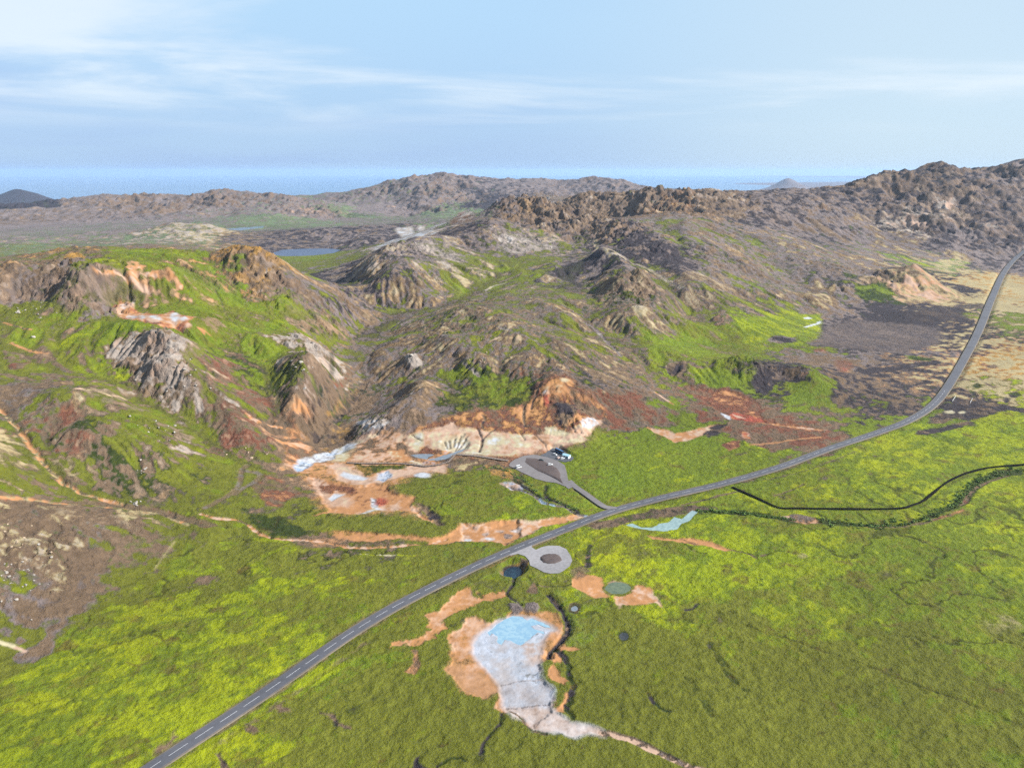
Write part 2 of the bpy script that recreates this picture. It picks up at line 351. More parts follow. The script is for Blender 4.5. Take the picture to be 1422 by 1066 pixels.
SPURS = [([(592,332),(630,348),(668,366)],24,9),([(575,336),(540,346),(500,362)],26,9),([(680,312),(730,325),(790,345)],26,11),([(835,350),(870,372),(905,397),(945,425)],20,11),([(838,352),(810,362),(785,380)],18,7),([(850,408),(882,396),(905,412)],16,8),
 ([(60,560),(110,548),(160,560),(215,590),(270,612)],13,4),([(300,560),(350,598),(395,622)],10,4),([(350,348),(390,375),(440,405),(485,440)],18,6),([(235,325),(272,312),(300,326)],50,16),([(380,305),(420,300),(440,303)],80,26),([(440,282),(470,290)],90,20),
 ([(600,470),(660,500),(690,520)],16,5),([(700,440),(760,470),(810,490)],18,5),([(640,430),(700,450),(730,480)],18,5),([(560,520),(600,545)],14,4),([(900,425),(950,455),(980,470)],18,5),([(1010,395),(1060,410),(1110,412)],22,6),([(1130,420),(1170,402),(1210,395)],22,8),
 ([(960,380),(1010,402)],20,5),([(1150,335),(1200,360)],26,6),([(200,480),(240,470),(262,485)],8,5),([(190,505),(230,515),(262,520),(300,530)],8,5),([(740,420),(790,440)],16,5),([(560,272),(600,280),(650,275)],90,26),([(480,345),(520,330),(560,325)],50,14),
 ([(1280,300),(1300,325)],34,12),([(1375,300),(1380,330)],34,12),([(990,505),(1030,504),(1062,510)],8,5),([(1085,516),(1120,511),(1150,516)],8,5),([(745,560),(775,530),(800,535),(820,560)],16,5)]
BIG = [([(440,622),(470,580),(505,540),(492,482),(528,432),(502,398),(466,372)],26,-15),([(592,333),(552,362),(520,400)],34,9),([(680,313),(650,345)],40,8),([(835,351),(870,385),(915,425),(950,465)],34,16),
 ([(800,345),(800,385),(835,430),(880,480)],32,-13),([(885,395),(860,425),(850,455)],26,9),([(710,365),(650,395),(580,425)],50,-12),([(800,302),(880,352),(960,402),(1010,432)],40,-14),([(930,300),(990,345),(1060,372)],44,12),
 ([(330,440),(390,475),(440,480)],34,-11),([(340,470),(372,530),(395,600)],22,-8),([(130,470),(160,505),(190,548)],26,-8),([(640,440),(700,470),(770,515)],42,10),([(560,450),(600,500),(640,560)],30,-8),([(700,520),(720,560)],22,-6),([(600,520),(560,580)],26,8),
 ([(1080,320),(1150,365),(1210,400)],50,10),([(1040,340),(1100,385),(1150,415)],44,-11),([(1150,300),(1230,345)],50,-10),([(60,600),(130,610),(200,640),(270,655)],26,6),([(860,430),(900,470),(950,500)],30,8)]
_HM = H.copy(); _add = 0.0
for L_, w_, d_ in RAV: _add = _add - carve(L_, w_ * 1.3, d_ * (0.62 if w_ < 13 else 0.85), True)
for L_, w_, d_ in BIG: _add = _add + carve(L_, w_ * 1.25, d_ * (0.8 if d_ < 0 else 0.65))
for L_, w_, d_ in SPURS: _add = _add + carve(L_, w_ * 1.2, d_ * 0.7)
H = H + _add
log('valleys')
def worley(x, y, L, seed=0):
    """nearest and second nearest feature distances (in cells) and a random value of the nearest cell"""
    x = (x / L + seed * 3.7).astype(np.float32); y = (y / L + seed * 5.3).astype(np.float32); xi = np.floor(x).astype(np.int32); yi = np.floor(y).astype(np.int32)
    f1 = np.full(x.shape, 9.0, np.float32); f2 = f1.copy(); rv = np.zeros_like(f1)
    for a in (-1, 0, 1):
        for b in (-1, 0, 1):
            h = _perm[_perm[(xi + a) & 1023] + ((yi + b) & 1023)]; h2 = _perm[h + 17]
            d = np.hypot(xi + a + h / 1024.0 - x, yi + b + h2 / 1024.0 - y).astype(np.float32); m = d < f1
            f2 = np.where(m, f1, np.minimum(f2, d)); rv = np.where(m, _perm[h + 99] / 1024.0, rv); f1 = np.where(m, d, f1)
    return f1, f2, rv
crag = np.zeros_like(H)
for px, py, s, su, a in [(225,488,24,40,7),(215,520,28,30,6),(265,530,22,30,5),(180,515,14,20,6),(430,488,22,26,5),(430,515,20,25,3),
        (60,385,60,40,7),(130,390,30,40,8),(350,352,26,50,9),(375,395,28,50,8),(250,350,40,60,4),(100,350,40,60,4),(290,380,40,30,4),(40,770,50,50,2.5),(70,660,40,40,.8),
        (720,285,24,60,24),(765,300,28,60,24),(800,312,26,60,18),(840,276,50,60,16),(900,285,45,70,20),(950,282,40,60,20),(1010,275,50,60,16),(860,325,35,50,14),(905,345,30,40,9),
        (1100,275,50,60,14),(1160,262,30,60,12),(1205,250,30,60,15),(1300,240,30,60,14),(1250,262,50,70,28),(1320,285,50,80,30),(1280,300,40,60,18),(1390,250,50,80,16),(1400,300,40,80,20),(1360,320,40,60,14),
        (885,400,30,40,8),(650,440,60,60,2.5),(575,500,14,16,4),(700,330,50,60,5),(545,345,30,40,6),(590,350,30,40,5),(1050,508,24,24,4),(1020,508,16,20,4),
        (740,540,60,30,2),(800,590,30,30,3),(1230,390,22,30,7),(60,285,90,100,24),(150,275,60,80,26),(300,280,100,90,28),(430,290,50,80,22),(200,290,100,90,24),(560,265,80,80,24),(620,255,60,80,26),(760,262,80,80,22),(600,290,80,80,16),(860,262,50,80,18),
        (200,325,100,60,6),(480,325,80,60,5),(1150,370,60,60,4),(980,360,60,60,4),(520,590,24,24,4)]:
    crag = np.maximum(crag, a * blob(px, py, s, su))
hilly = sstep(3.0, 22.0, blur(np.abs(H), 6)) * sstep(6600, 5600, RR) * (1 - 0.9 * blob(335, 328, 50, 80))
wx = fbm(XC, YC, 260, 4, 40) ; wy = fbm(XC, YC, 260, 4, 50)
cr = fbm(XC + 22 * wx, YC + 22 * wy, 70, 6, 60, 0.58, CELLC * 0.7, ridged=True)
cr2 = fbm(XC + 50 * wx, YC + 50 * wy, 300, 5, 70, 0.55, CELLC * 0.7, ridged=True)
far = sstep(1200, 3500, RR)
crag = crag * (1 - far * (1 - np.clip(0.75 + 1.1 * fbm(XC, YC, 520, 3, 401), 0.25, 1.5)))
H += crag * (0.42 * (cr - 0.25) * (1 - 0.85 * far) + 0.80 * far * (cr2 - 0.85) + 0.2 * (cr2 - 0.3))
H += hilly * (3.6 * fbm(XC + 20 * wx, YC + 20 * wy, 170, 5, 80, 0.5, CELLC * 0.7) + 1.0 * fbm(XC, YC, 34, 4, 90, 0.55, CELLC * 0.7))
H += hilly * far * 14 * fbm(XC + 60 * wx, YC + 60 * wy, 520, 5, 95, 0.55, CELLC * 0.7)

def erode(H, n, steps, seed, k=0.30):
    """rain drops running downhill, cutting and filling, in cells of constant angular size"""
    rs = np.random.RandomState(seed); m = NU * NTH
    cs = (rc * DS); prot = 1 - 0.85 * np.clip(crag / 5, 0, 1)
    prob = (hilly * sstep(200, 330, RR) * (1 - 0.85 * np.clip(crag / 7, 0, 1))).ravel().astype(float); prob /= prob.sum()
    start = rs.choice(m, n, p=prob)
    pi = (start // NTH).astype(float) + rs.rand(n); pj = (start % NTH).astype(float) + rs.rand(n)
    di = np.zeros(n); dj = np.zeros(n); sed = np.zeros(n); vel = np.ones(n); wat = np.ones(n); flow = np.zeros(m)
    for _ in range(steps):
        pi = np.clip(pi, 1, NU - 3); pj = np.clip(pj, 1, NTH - 3)
        i = pi.astype(int); j = pj.astype(int); f = pi - i; g = pj - j
        a, b, c, d = H[i, j], H[i + 1, j], H[i, j + 1], H[i + 1, j + 1]
        c0 = cs[i]
        gi = ((b - a) * (1 - g) + (d - c) * g) / c0; gj = ((c - a) * (1 - f) + (d - b) * f) / c0
        h0_ = a * (1 - f) * (1 - g) + b * f * (1 - g) + c * (1 - f) * g + d * f * g
        di = di * 0.35 - gi * 0.65; dj = dj * 0.35 - gj * 0.65
        l = np.hypot(di, dj) + 1e-9; di /= l; dj /= l
        qi = np.clip(pi + di, 1, NU - 3); qj = np.clip(pj + dj, 1, NTH - 3)
        i2 = qi.astype(int); j2 = qj.astype(int); f2 = qi - i2; g2 = qj - j2
        h1_ = H[i2, j2] * (1 - f2) * (1 - g2) + H[i2 + 1, j2] * f2 * (1 - g2) + H[i2, j2 + 1] * (1 - f2) * g2 + H[i2 + 1, j2 + 1] * f2 * g2
        dh = (h1_ - h0_) / c0                                  # slope
        cap = np.maximum(-dh, 0.01) * vel * wat * 1.2
        ex = sed - cap
        dep = np.where(dh > 0, np.minimum(dh, sed), np.where(ex > 0, ex * 0.3, 0))
        ero = np.where((dh <= 0) & (ex < 0), np.minimum(-ex * k, -dh * 0.5), 0)
        am = (dep - ero) * prot[i, j]; sed -= am
        amz = am * c0
        idx = i * NTH + j
        for off, wt in ((0, (1 - f) * (1 - g)), (NTH, f * (1 - g)), (1, (1 - f) * g), (NTH + 1, f * g)):
            H += np.bincount(idx + off, wt * amz, m).reshape(NU, NTH)
        flow += np.bincount(idx, wat, m)
        vel = np.sqrt(np.maximum(vel * vel - dh * 1.5, 0.05)).clip(0, 2.5); wat *= 0.975
        pi, pj = qi, qj
    return flow.reshape(NU, NTH)
b1, b2, br = worley(XC + 8 * wx, YC + 8 * wy, 30, 2); b3, b4, br2 = worley(XC + 30 * wx, YC + 30 * wy, 90, 5)
H += crag * ((br - 0.5) * 0.9 * (1 - 0.5 * far) + 0.5 * np.clip(b2 - b1, 0, 0.4) + far * 0.25 * (br2 - 0.75))
H = H
flow = 0
for q in range(6):
    flow = flow + erode(H, 30000, 44, 11 + q, 0.13)
log('erode')
flow = blur(flow, 1)
H += hilly * 0.0

# streaks that run down the slopes: noise smeared along the gradient of the relief
Hs = blur(H, 5)
gi = np.gradient(Hs, axis=0); gj = np.gradient(Hs, axis=1); gl = np.hypot(gi, gj) + 1e-9
slopec = gl / CELLC
gi /= gl; gj /= gl
rs = np.random.RandomState(3)
wn = blur(rs.rand(NU, NTH) * 2 - 1, 1)
I, J = np.meshgrid(np.arange(NU, dtype=float), np.arange(NTH, dtype=float), indexing='ij')
acc = wn.copy(); nacc = 1
for sgn in (1, -1):
    a, b = I.copy(), J.copy()
    for _ in range(9):
        ii = np.clip(a, 0, NU - 1.001).astype(int); jj = np.clip(b, 0, NTH - 1.001).astype(int)
        a = a + sgn * 1.2 * gi[ii, jj]; b = b + sgn * 1.2 * gj[ii, jj]
        acc += wn[np.clip(a, 0, NU - 1).astype(int), np.clip(b, 0, NTH - 1).astype(int)]; nacc += 1
streak = acc / nacc; streak /= streak.std() + 1e-9
streak *= sstep(0.05, 0.2, slopec)
log('streak')

# ------------------------------------------------------------------ roads: centre lines over the smoothed relief
def flatpt(px, py, z=0.0):
    th, t = ray(np.asarray(px, float), np.asarray(py, float)); Y = (CAMH - z) / t
    return Y * np.tan(th), Y
def sdf(x, y, P):
    """signed distance to a closed polygon (negative inside)"""
    best = np.full(x.shape, 1e9); ins = np.zeros(x.shape, bool)
    for (ax, ay), (bx, by) in zip(P, np.roll(P, -1, axis=0)):
        dx, dy = bx - ax, by - ay; l2 = dx * dx + dy * dy + 1e-12
        t = np.clip(((x - ax) * dx + (y - ay) * dy) / l2, 0, 1)
        best = np.minimum(best, np.hypot(x - ax - t * dx, y - ay - t * dy))
        if ay != by: ins ^= ((ay > y) != (by > y)) & (x < (bx - ax) * (y - ay) / (by - ay) + ax)
    return np.where(ins, -best, best)

ROAD_PX = [(140,1110),(207,1066),(225,1054),(369,959.5),(495,873),(580,824.5),(685,774),(791,731),(850,709),(920,690),(1000,671),(1080,648),(1150,622),(1215,600),(1265,580),(1300,556),(1325,522),(1345,485),(1365,445),(1378,412),(1392,383),(1403,370),(1422,362),(1452,358),(1500,356)]
rx, ry = flatpt([p[0] for p in ROAD_PX], [p[1] for p in ROAD_PX])
ROAD = catmull(np.stack([rx, ry], 1), 6.0)
C11 = lambda pts: crop(700, 610, 11.84, pts)
def flatpoly(pts): x, y = flatpt([p[0] for p in pts], [p[1] for p in pts]); return np.stack([x, y], 1)
SPUR = catmull(flatpoly([(862,706),(845,704),(838,702),(826,694),(812,684),(799,675),(790,667)]), 3.0)

# ------------------------------------------------------------------ the fine mesh grid
F_TH = 1480
u1 = np.arange(math.log(165.0), math.log(7000.0), 0.00185); u2 = np.arange(u1[-1] + 0.004, UMAX - 0.001, 0.008)
uf = np.concatenate([np.arange(math.log(25.0), u1[0] - 0.01, 0.03), u1, u2]); NF = len(uf)
thf = np.linspace(-0.93, 0.93, F_TH); DTF = thf[1] - thf[0]
rf = np.exp(uf)[:, None]
X = (rf * np.sin(thf)[None]); Y = (rf * np.cos(thf)[None])
CELL = (np.maximum(rf * 0.0016, 0.2) * np.ones((1, F_TH))).astype(np.float32)
IU = np.clip((uf - UMIN) / (UMAX - UMIN) * (NU - 1), 1, NU - 3)[:, None] * np.ones((1, F_TH)); IT = ((thf + THM) / (2 * THM) * (NTH - 1))[None] * np.ones((NF, 1))
def cubic(G):
    """smooth resampling of a coarse grid onto the fine one (Catmull-Rom, separable)"""
    def ax(G, t):
        i = np.clip(t.astype(int), 1, G.shape[0] - 3); f = (t - i)[:, None]
        return (G[i] + 0.5 * f * (G[i + 1] - G[i - 1] + f * (2 * G[i - 1] - 5 * G[i] + 4 * G[i + 1] - G[i + 2] + f * (3 * (G[i] - G[i + 1]) + G[i + 2] - G[i - 1]))))
    return ax(ax(G, IU[:, 0]).T, IT[0]).T
Z = cubic(H); STR = cubic(streak).astype(np.float32); FLOW = cubic(flow).astype(np.float32)
HIL = cubic(hilly).astype(np.float32); CRG = cubic(crag).astype(np.float32)
log('fine grid', Z.shape)
# warp fields used to roughen the edges of every patch (metres, they grow with the patch scale)
W1 = fbm(X, Y, 9.0, 4, 101, 0.6, CELL * 0.7); W2 = fbm(X, Y, 9.0, 4, 111, 0.6, CELL * 0.7)
W3 = fbm(X, Y, 60.0, 4, 121, 0.55, CELL * 0.7); W4 = fbm(X, Y, 60.0, 4, 131, 0.55, CELL * 0.7)
NB = fbm(X + 6 * W1, Y + 6 * W2, 42.0, 7, 141, 0.62, CELL * 0.7)
NC = fbm(X, Y, 16.0, 6, 151, 0.68, CELL * 0.7)
NF1 = fbm(X, Y, 5.0, 4, 161, 0.7, CELL * 0.7)
log('noise')
def window(x0, x1, y0, y1):
    """slice of the fine grid that holds a world-space box"""
    xs = np.array([x0, x0, x1, x1]); ys = np.maximum(np.array([y0, y1, y0, y1]), 1.0)
    th = np.arctan2(xs, ys); nx = 0.0 if x0 <= 0 <= x1 else min(abs(x0), abs(x1))
    rr = [math.hypot(nx, max(y0, 1.0)), math.hypot(max(abs(x0), abs(x1)), max(y1, 1.0))]
    j0 = int(np.clip((th.min() - thf[0]) / DTF - 1, 0, F_TH)); j1 = int(np.clip((th.max() - thf[0]) / DTF + 2, 0, F_TH))
    i0 = int(np.clip(np.searchsorted(uf, math.log(max(rr[0], 1.0))) - 1, 0, NF)); i1 = int(np.clip(np.searchsorted(uf, math.log(rr[1])) + 2, 0, NF))
    return slice(i0, i1), slice(j0, j1)

# palette: how each ground looks in full sun (sRGB), turned into base colours by one factor
PAL_K = 0.60 * MK
PALS = dict(G1=(157,168,22), G2=(120,136,32), G3=(124,124,40), G4=(62,74,24), GF=(120,134,98), TN=(190,168,124), OC=(194,144,74), BR=(134,108,86), RB=(138,86,66),
            SC=(144,126,122), DK=(70,60,64), RK=(186,168,156), OR=(208,146,98), PK=(216,176,152), WH=(216,214,220), RD=(196,90,74), BL=(170,188,214), CR=(212,194,158))
MATS = ['G1','G2','GF','G3','G4','DK','SC','BR','RB','RD','OC','TN','RK','OR','PK','CR','WH','BL']
PAL = np.array([lin(PALS[m]) * PAL_K for m in MATS]).astype(np.float32)
def parse(s):
    w_ = np.zeros(len(MATS), np.float32)
    for tok in s.replace(',', ' ').split(): 
        k, v = tok.split(':'); w_[MATS.index(k)] += float(v)
    return w_ / w_.sum()
def uniformise(n):
    """map a bell-shaped noise to 0..1 evenly"""
    return (0.5 * (1 + np.tanh(n * 1.25 / (n[::7, ::7].std() + 1e-6) * 0.8))).astype(np.float32) if n.ndim == 2 else n
def pick(wts, n, soft=0.06):
    """colour from a stack of weights by walking their running sum with the noise n"""
    col = np.zeros(n.shape + (3,), np.float32); tot = np.zeros(n.shape, np.float32); run = np.zeros(n.shape, np.float32)
    for k in range(len(MATS)):
        w_ = wts[k]
        if np.isscalar(w_) or getattr(w_, 'ndim', 0) == 0:
            if w_ <= 0: continue
        lo = run; run = run + w_
        m = np.clip((n - lo) / soft + 0.5, 0, 1) * np.clip((run - n) / soft + 0.5, 0, 1) * (w_ > 1e-4)
        col += m[..., None] * PAL[k]; tot += m
    return col / np.maximum(tot, 1e-4)[..., None]

# ------------------------------------------------------------------ what grows or lies where (weights of ground kinds)
REG = """60,950 G1:7 G2:3 G3:1;26,276 DK:5 G4:2;200,900 G1:6 G2:2 G3:2 BR:.1;350,820 G1:5 G2:1 G3:3 BR:.2;300,1000 G1:6 G2:1 G3:2;450,800 G1:5 G3:3 G2:1;560,790 G3:5 G1:1;150,1040 G1:5 G3:2;30,900 G3:4 G1:1;
250,850 G1:5 G3:3;120,900 G1:4 G3:2 G2:2;400,900 G1:5 G3:2 G2:1;550,850 G1:1 G3:4 G2:1;30,1030 G1:3 G2:4;-200,1000 G1:3 G3:3;400,760 G1:1 G3:4;300,790 G1:2 G3:4;
400,1030 G3:6 G1:1;500,960 G3:5 G2:1;620,1000 G3:5 G1:1;560,900 G3:4 G2:2;800,1000 G3:6 G4:1;900,900 G3:5 G2:1;1000,950 G3:6 G1:.5;1100,1000 G3:5 G2:1;1300,1000 G3:4 G2:2;1200,900 G3:3 G1:1;
1050,880 G3:4 G2:1 G1:1;1000,800 G1:5 G2:2 G3:.6;1150,850 G1:2 G2:2 G3:2;1300,850 G2:3 G1:2 G3:2;1400,780 G2:2 G1:2 G3:1;1100,760 G1:3 G3:2 G2:1;900,760 G3:2 G1:3;830,740 G1:3 G3:2;940,830 G1:3 G3:1 G2:1;
1300,700 G1:3 G2:2 G3:1;1200,740 G1:2 G2:2 G3:2;1050,620 G2:3 G1:3;1200,650 G1:3 G2:2 G3:1 TN:.5;1400,620 G1:4 G2:2;950,660 G2:4 G1:2;850,640 G2:4 G1:1 G4:1;900,620 G2:5 G4:1 G1:1;1422,700 G1:3 G2:2 G3:1;1422,900 G2:3 G3:3 G1:1;
1600,600 G1:3 G2:3;1600,900 G3:3 G2:3;711,1200 G3:5 G2:1;300,1200 G3:4 G1:3;1200,1200 G3:5;-100,1200 G1:4 G2:3;
650,690 G3:5 G2:2 G1:.5;730,702 G1:3 G3:2;540,720 G3:5 G4:1;600,670 G3:5 G2:1;700,680 G3:4 G2:3;760,690 G2:4 G3:2;440,745 G3:4 BR:1 G4:1;480,755 G3:3 BR:2 G4:1;
30,770 RK:1.4 BR:3 G3:1 TN:1;15,740 RK:1.2 TN:1 BR:2;120,770 BR:6 G3:.8 SC:1;40,845 BR:4 SC:2 RK:1;200,770 BR:4 G3:2.5;180,820 G3:4 G1:1 BR:1.5;100,722 BR:4 G3:1.5 SC:1;200,722 G3:3 TN:1;280,750 G3:3 G1:1;60,702 BR:4 TN:1;160,750 BR:5 G3:2;
30,640 G2:1 G3:4 TN:2;100,672 G3:4 BR:1;-150,700 BR:3 G3:3;-150,850 BR:4 G3:2;
180,612 G3:3 BR:3 RK:1;260,622 G3:3 RK:2 BR:2;120,592 BR:3 G4:2 RB:1;200,670 G4:3 G3:3 BR:1;300,660 G2:1 G3:5;130,640 BR:3 G4:3;60,562 BR:2 SC:1 G3:3 TN:1;160,552 G3:3 BR:2 TN:1;20,545 SC:2 BR:4 TN:1;230,650 G4:2 G3:3 BR:1;85,585 RB:3 BR:3;
250,590 G2:4 G3:3;330,640 G2:2 G3:5;190,570 G2:3 G3:3;
230,490 RK:6 BR:1.5;220,530 RK:4 BR:3 G3:1;270,535 RK:4 BR:2 G3:2;330,570 BR:4 RB:2 G3:2;325,528 BR:3 RB:2 G4:1;350,605 RB:3 BR:3 G3:1;395,600 BR:3 OR:1;300,600 BR:3 G3:3 RK:1;370,645 G3:4 BR:2;410,620 OR:2 BR:3;
180,512 RK:3 BR:3;430,488 RK:5 G3:1 BR:1;430,530 BR:2 RK:2 G3:2;420,575 G4:2 BR:4;400,520 G4:3 G3:3;
60,450 G2:3 G3:3 BR:1;140,482 G1:2 G2:4;30,500 G3:3 BR:2.5;40,430 G3:3 BR:1.5;110,442 G2:4 G3:2 SC:.4;320,460 G2:4 G1:1 G3:2;400,430 G2:3 G1:1 G3:3;300,430 G2:3 G3:3;350,520 G2:4 G4:3;450,452 G3:3 G2:2 BR:1;290,500 G2:4 G3:2;
60,480 BR:2 G3:3 OR:.3;-150,450 G3:3 G2:2 BR:1;-150,380 BR:3 SC:2;
60,388 BR:3 SC:3 RK:2 G3:1;120,402 BR:3 SC:3 RK:1 G3:1.5;30,368 OR:1 OC:1 BR:3 G3:2;100,347 OC:2 BR:3 G3:2;200,357 G2:2 G1:1 G3:3;260,346 BR:3 OC:1 G3:2 SC:1;345,350 OC:5 BR:3;375,388 RK:3 OC:2 BR:3;300,392 G2:3 G3:1 OC:1;
225,382 OR:2 PK:1 OC:1 G3:1;270,403 G1:1 G2:4;430,400 SC:3 BR:3 G3:2;470,430 G3:3 SC:2 BR:1;160,420 BR:3 G3:3;260,420 G2:3 G3:2;380,410 G3:2 RK:2 BR:2;180,368 G1:1 G3:3;
480,440 BR:3 SC:2 DK:2;510,400 BR:2 DK:4 G3:1;500,500 BR:3 SC:2 G3:1;470,552 G4:2 BR:4;450,600 BR:4 DK:1;
50,332 GF:2 TN:2 SC:3;150,322 SC:4 GF:1 BR:2;200,332 RK:2 GF:2 SC:1;270,325 RK:3 TN:1 GF:2;60,300 PK:2 SC:4 BR:2;130,280 SC:4 BR:3 PK:1;250,290 GF:1 SC:3 BR:3 PK:.6;350,287 GF:2 SC:3 PK:1 BR:2;430,295 PK:2 SC:4 BR:1;390,302 GF:4 SC:2;485,300 GF:4 SC:1;
20,345 GF:2 PK:1 SC:1 G3:1;100,318 SC:3 GF:2;300,275 SC:3 BR:2 GF:1;
480,330 DK:4 SC:3 BR:3;420,335 DK:4 BR:3 SC:1;575,325 WH:2 RK:4;560,262 G3:1 GF:2 SC:4 BR:2;620,262 GF:1 G3:1 SC:4 BR:2;615,292 SC:2 GF:4;690,285 SC:4 GF:2;740,262 SC:5 DK:2;830,258 SC:5 DK:2;920,266 SC:3 GF:2;450,365 G3:3 SC:2;430,358 G2:2 G3:2;
570,280 SC:4 BR:2 GF:1;530,290 SC:4 PK:1;660,265 SC:4 DK:2 GF:1;650,295 GF:4 SC:1;
545,345 SC:3 RK:2 DK:2 BR:1;490,372 DK:5 SC:2 BR:2;600,345 G3:3 RK:2 SC:2;620,362 RK:2 SC:2 G3:2;700,335 SC:3 RK:2 G3:2;640,322 DK:3 BR:2 SC:1;760,340 RK:2 G3:3 SC:2;650,385 G3:4 G2:2 TN:1;720,372 G2:3 G3:3;740,402 G3:2 BR:2 RK:1 G2:1;
560,392 SC:2 BR:3 G3:2;820,382 DK:4 SC:2 BR:1;900,350 DK:6 RB:1 SC:1;870,335 DK:5 BR:1;860,402 BR:3 TN:1 G3:2;882,422 G4:3 BR:3 RK:1;650,440 TN:1 BR:4 G3:3 RK:1;750,440 TN:1 BR:3 G3:3 SC:1;580,440 BR:4 SC:3 G3:1.5;600,500 BR:4 TN:1 G3:1.5 SC:2;
700,490 BR:4 TN:1 G3:2 SC:1;800,480 BR:3 TN:1 G3:3;850,480 TN:1 BR:4 G3:2;900,472 G2:3 G3:3;695,545 G2:3 G4:4 G3:1;560,540 G3:2 BR:4 SC:2;520,592 BR:3 G3:3 SC:1;580,592 SC:4 BR:3;640,577 BR:2 G4:2 G3:2;650,605 PK:1 BR:2 TN:2;
700,592 RB:2 BR:3 OR:2;785,545 RB:3 BR:3 OR:1;765,580 OR:1 RB:4;850,562 RB:4 BR:3 DK:1;830,530 DK:2 BR:3 G4:1.5;880,560 BR:3 RB:4;930,572 G2:3 BR:1 RB:1;850,520 DK:1 BR:4 G3:1;
720,290 BR:4 OC:1 RK:1 DK:2;780,310 RK:2 BR:4 DK:2;850,292 BR:4 RK:2 SC:1 DK:1;930,278 RB:1 RK:2 BR:4 OC:1;1000,277 BR:3 RK:2 DK:2;950,312 BR:3 G3:2 SC:2;1000,332 SC:4 BR:3 G3:2 DK:1;1080,302 DK:4 SC:3;1150,320 SC:3 BR:3 DK:2;1100,342 SC:3 BR:2 TN:1 G3:1;
1050,362 G3:3 G2:1 BR:2 SC:1;1000,382 G3:3 SC:3 BR:2;950,372 BR:3 SC:2 G3:2;960,402 G3:4 DK:1 BR:2;1100,382 BR:3 SC:3 TN:1;1170,372 TN:1 BR:3 SC:2;1000,422 G3:3 G1:1 BR:2;930,432 G3:3 G2:2 BR:1;900,445 BR:3 TN:1 G3:2;1050,422 BR:3 DK:2 G3:2;1110,412 BR:4 SC:2 TN:1;
690,280 DK:4 BR:1;760,275 RK:2 BR:3 G3:1;880,272 BR:3 G3:2 RK:1;
1200,280 DK:6 SC:2 BR:2;1300,245 DK:3 BR:3 G4:1;1320,290 RK:2 DK:4 BR:2;1280,312 PK:2 RK:2 DK:3;1380,270 SC:4 DK:4 PK:1;1400,312 DK:5 SC:2;1330,335 SC:3 DK:4;1250,332 SC:3 TN:1 BR:2;1210,350 TN:1 SC:3 BR:2;1350,352 DK:3 SC:3 BR:1;1200,250 BR:4 DK:3 RK:1;
1500,300 DK:4 SC:3;1600,380 TN:3 DK:2;1310,366 TN:3 G1:1 GF:1;1262,392 OR:1 BR:3 TN:1 PK:1;1262,410 OR:1 BR:3 TN:1 PK:1;1215,407 G4:5 G2:1;1180,400 BR:3 DK:2 SC:1;1330,400 DK:4 TN:1.5;1370,420 TN:4 DK:1;1290,432 TN:2 DK:3;1230,470 DK:4 SC:4;1250,442 DK:5;
1330,470 TN:3 DK:3;1150,502 RD:.6 BR:4 SC:2;1200,522 BR:2 DK:3 TN:1;1290,522 TN:3 DK:3 BR:1;1230,560 DK:3 BR:3 TN:1;1280,572 TN:1 G2:3;1130,545 G2:5 G3:2;1040,532 G2:4 G4:3;1080,522 DK:3 BR:2;1100,447 G1:4 G2:3;1060,462 G2:3 G1:2 G3:1;980,462 G2:3 G3:3;950,482 G2:4 G3:1;
1150,462 DK:4 SC:3;1000,492 G2:2 TN:1 G3:2;980,575 RB:4 BR:2 DK:.5;1080,592 RB:3 BR:4;1000,560 RB:3 BR:3;1140,592 RB:3 BR:3;920,582 G2:3 BR:1;1000,602 G2:3 G3:1;955,602 G2:4;1190,595 G2:2 DK:1;
1400,500 TN:4 OC:3;1400,440 TN:2 G2:3 G3:1;1400,400 TN:4 OC:2;1370,540 G1:1 TN:3;1340,570 DK:4 BR:2;1422,550 G1:2 TN:1;1300,602 G1:3 G2:2;1220,612 G1:3 G2:1;1380,592 G1:4 G2:1"""
rth, ru, rw = [], [], []
for tok in REG.replace('\n', '').split(';'):
    pos, ws = tok.strip().split(' ', 1); px, py = map(float, pos.split(','))
    x, y = unproject(px, py)
    if np.isnan(x[0]): continue
    wv = parse(ws)
    if 490 < px < 1230 and 325 < py < 565 and not (690 < px < 760 and py > 530) and not (900 < px and py > 435):
        wv[[0, 1]] *= 0.45; wv[3] *= 0.8; wv[MATS.index('TN')] += 0.11; wv[MATS.index('SC')] += 0.16; wv[MATS.index('G3')] += 0.14; wv[MATS.index('G2')] += 0.06; wv[MATS.index('RK')] += 0.03; wv /= wv.sum()
    if py > 600 and wv[[0, 1, 3]].sum() > 0.9: wv[0] += 0.06 * (px < 450 or py < 840); wv[1] += 0.12 if (px < 450 or py < 840) else 0.06; wv[MATS.index('BR')] += 0.035; wv[4 + 0 if MATS[4] == 'G4' else 3] += 0.05 if (px < 450 or py < 840) else 0.16; wv /= wv.sum()
    if px < 480 and 395 < py < 690 and parse(ws)[[0, 1, 3]].sum() > 0.1: wv[3] += 0.16; wv[1] += 0.08; wv /= wv.sum()
    rth.append(math.atan2(x[0], y[0])); ru.append(math.log(math.hypot(x[0], y[0]))); rw.append(wv)
rth, ru, rw = np.array(rth), np.array(ru), np.array(rw)
def weight_field(sub):
    a = np.linspace(-THM, THM, NTH // sub); b = np.linspace(UMIN, UMAX, NU // sub); A, B = np.meshgrid(a, b)
    num = np.zeros(A.shape + (len(MATS),)); dn = np.zeros(A.shape)
    for i in range(len(rth)):
        k = 1.0 / (((A - rth[i]) ** 2 + (0.6 * (B - ru[i])) ** 2 + 1.2e-4) ** 2)
        num += k[..., None] * rw[i]; dn += k
    return num / dn[..., None]
WF = weight_field(5)
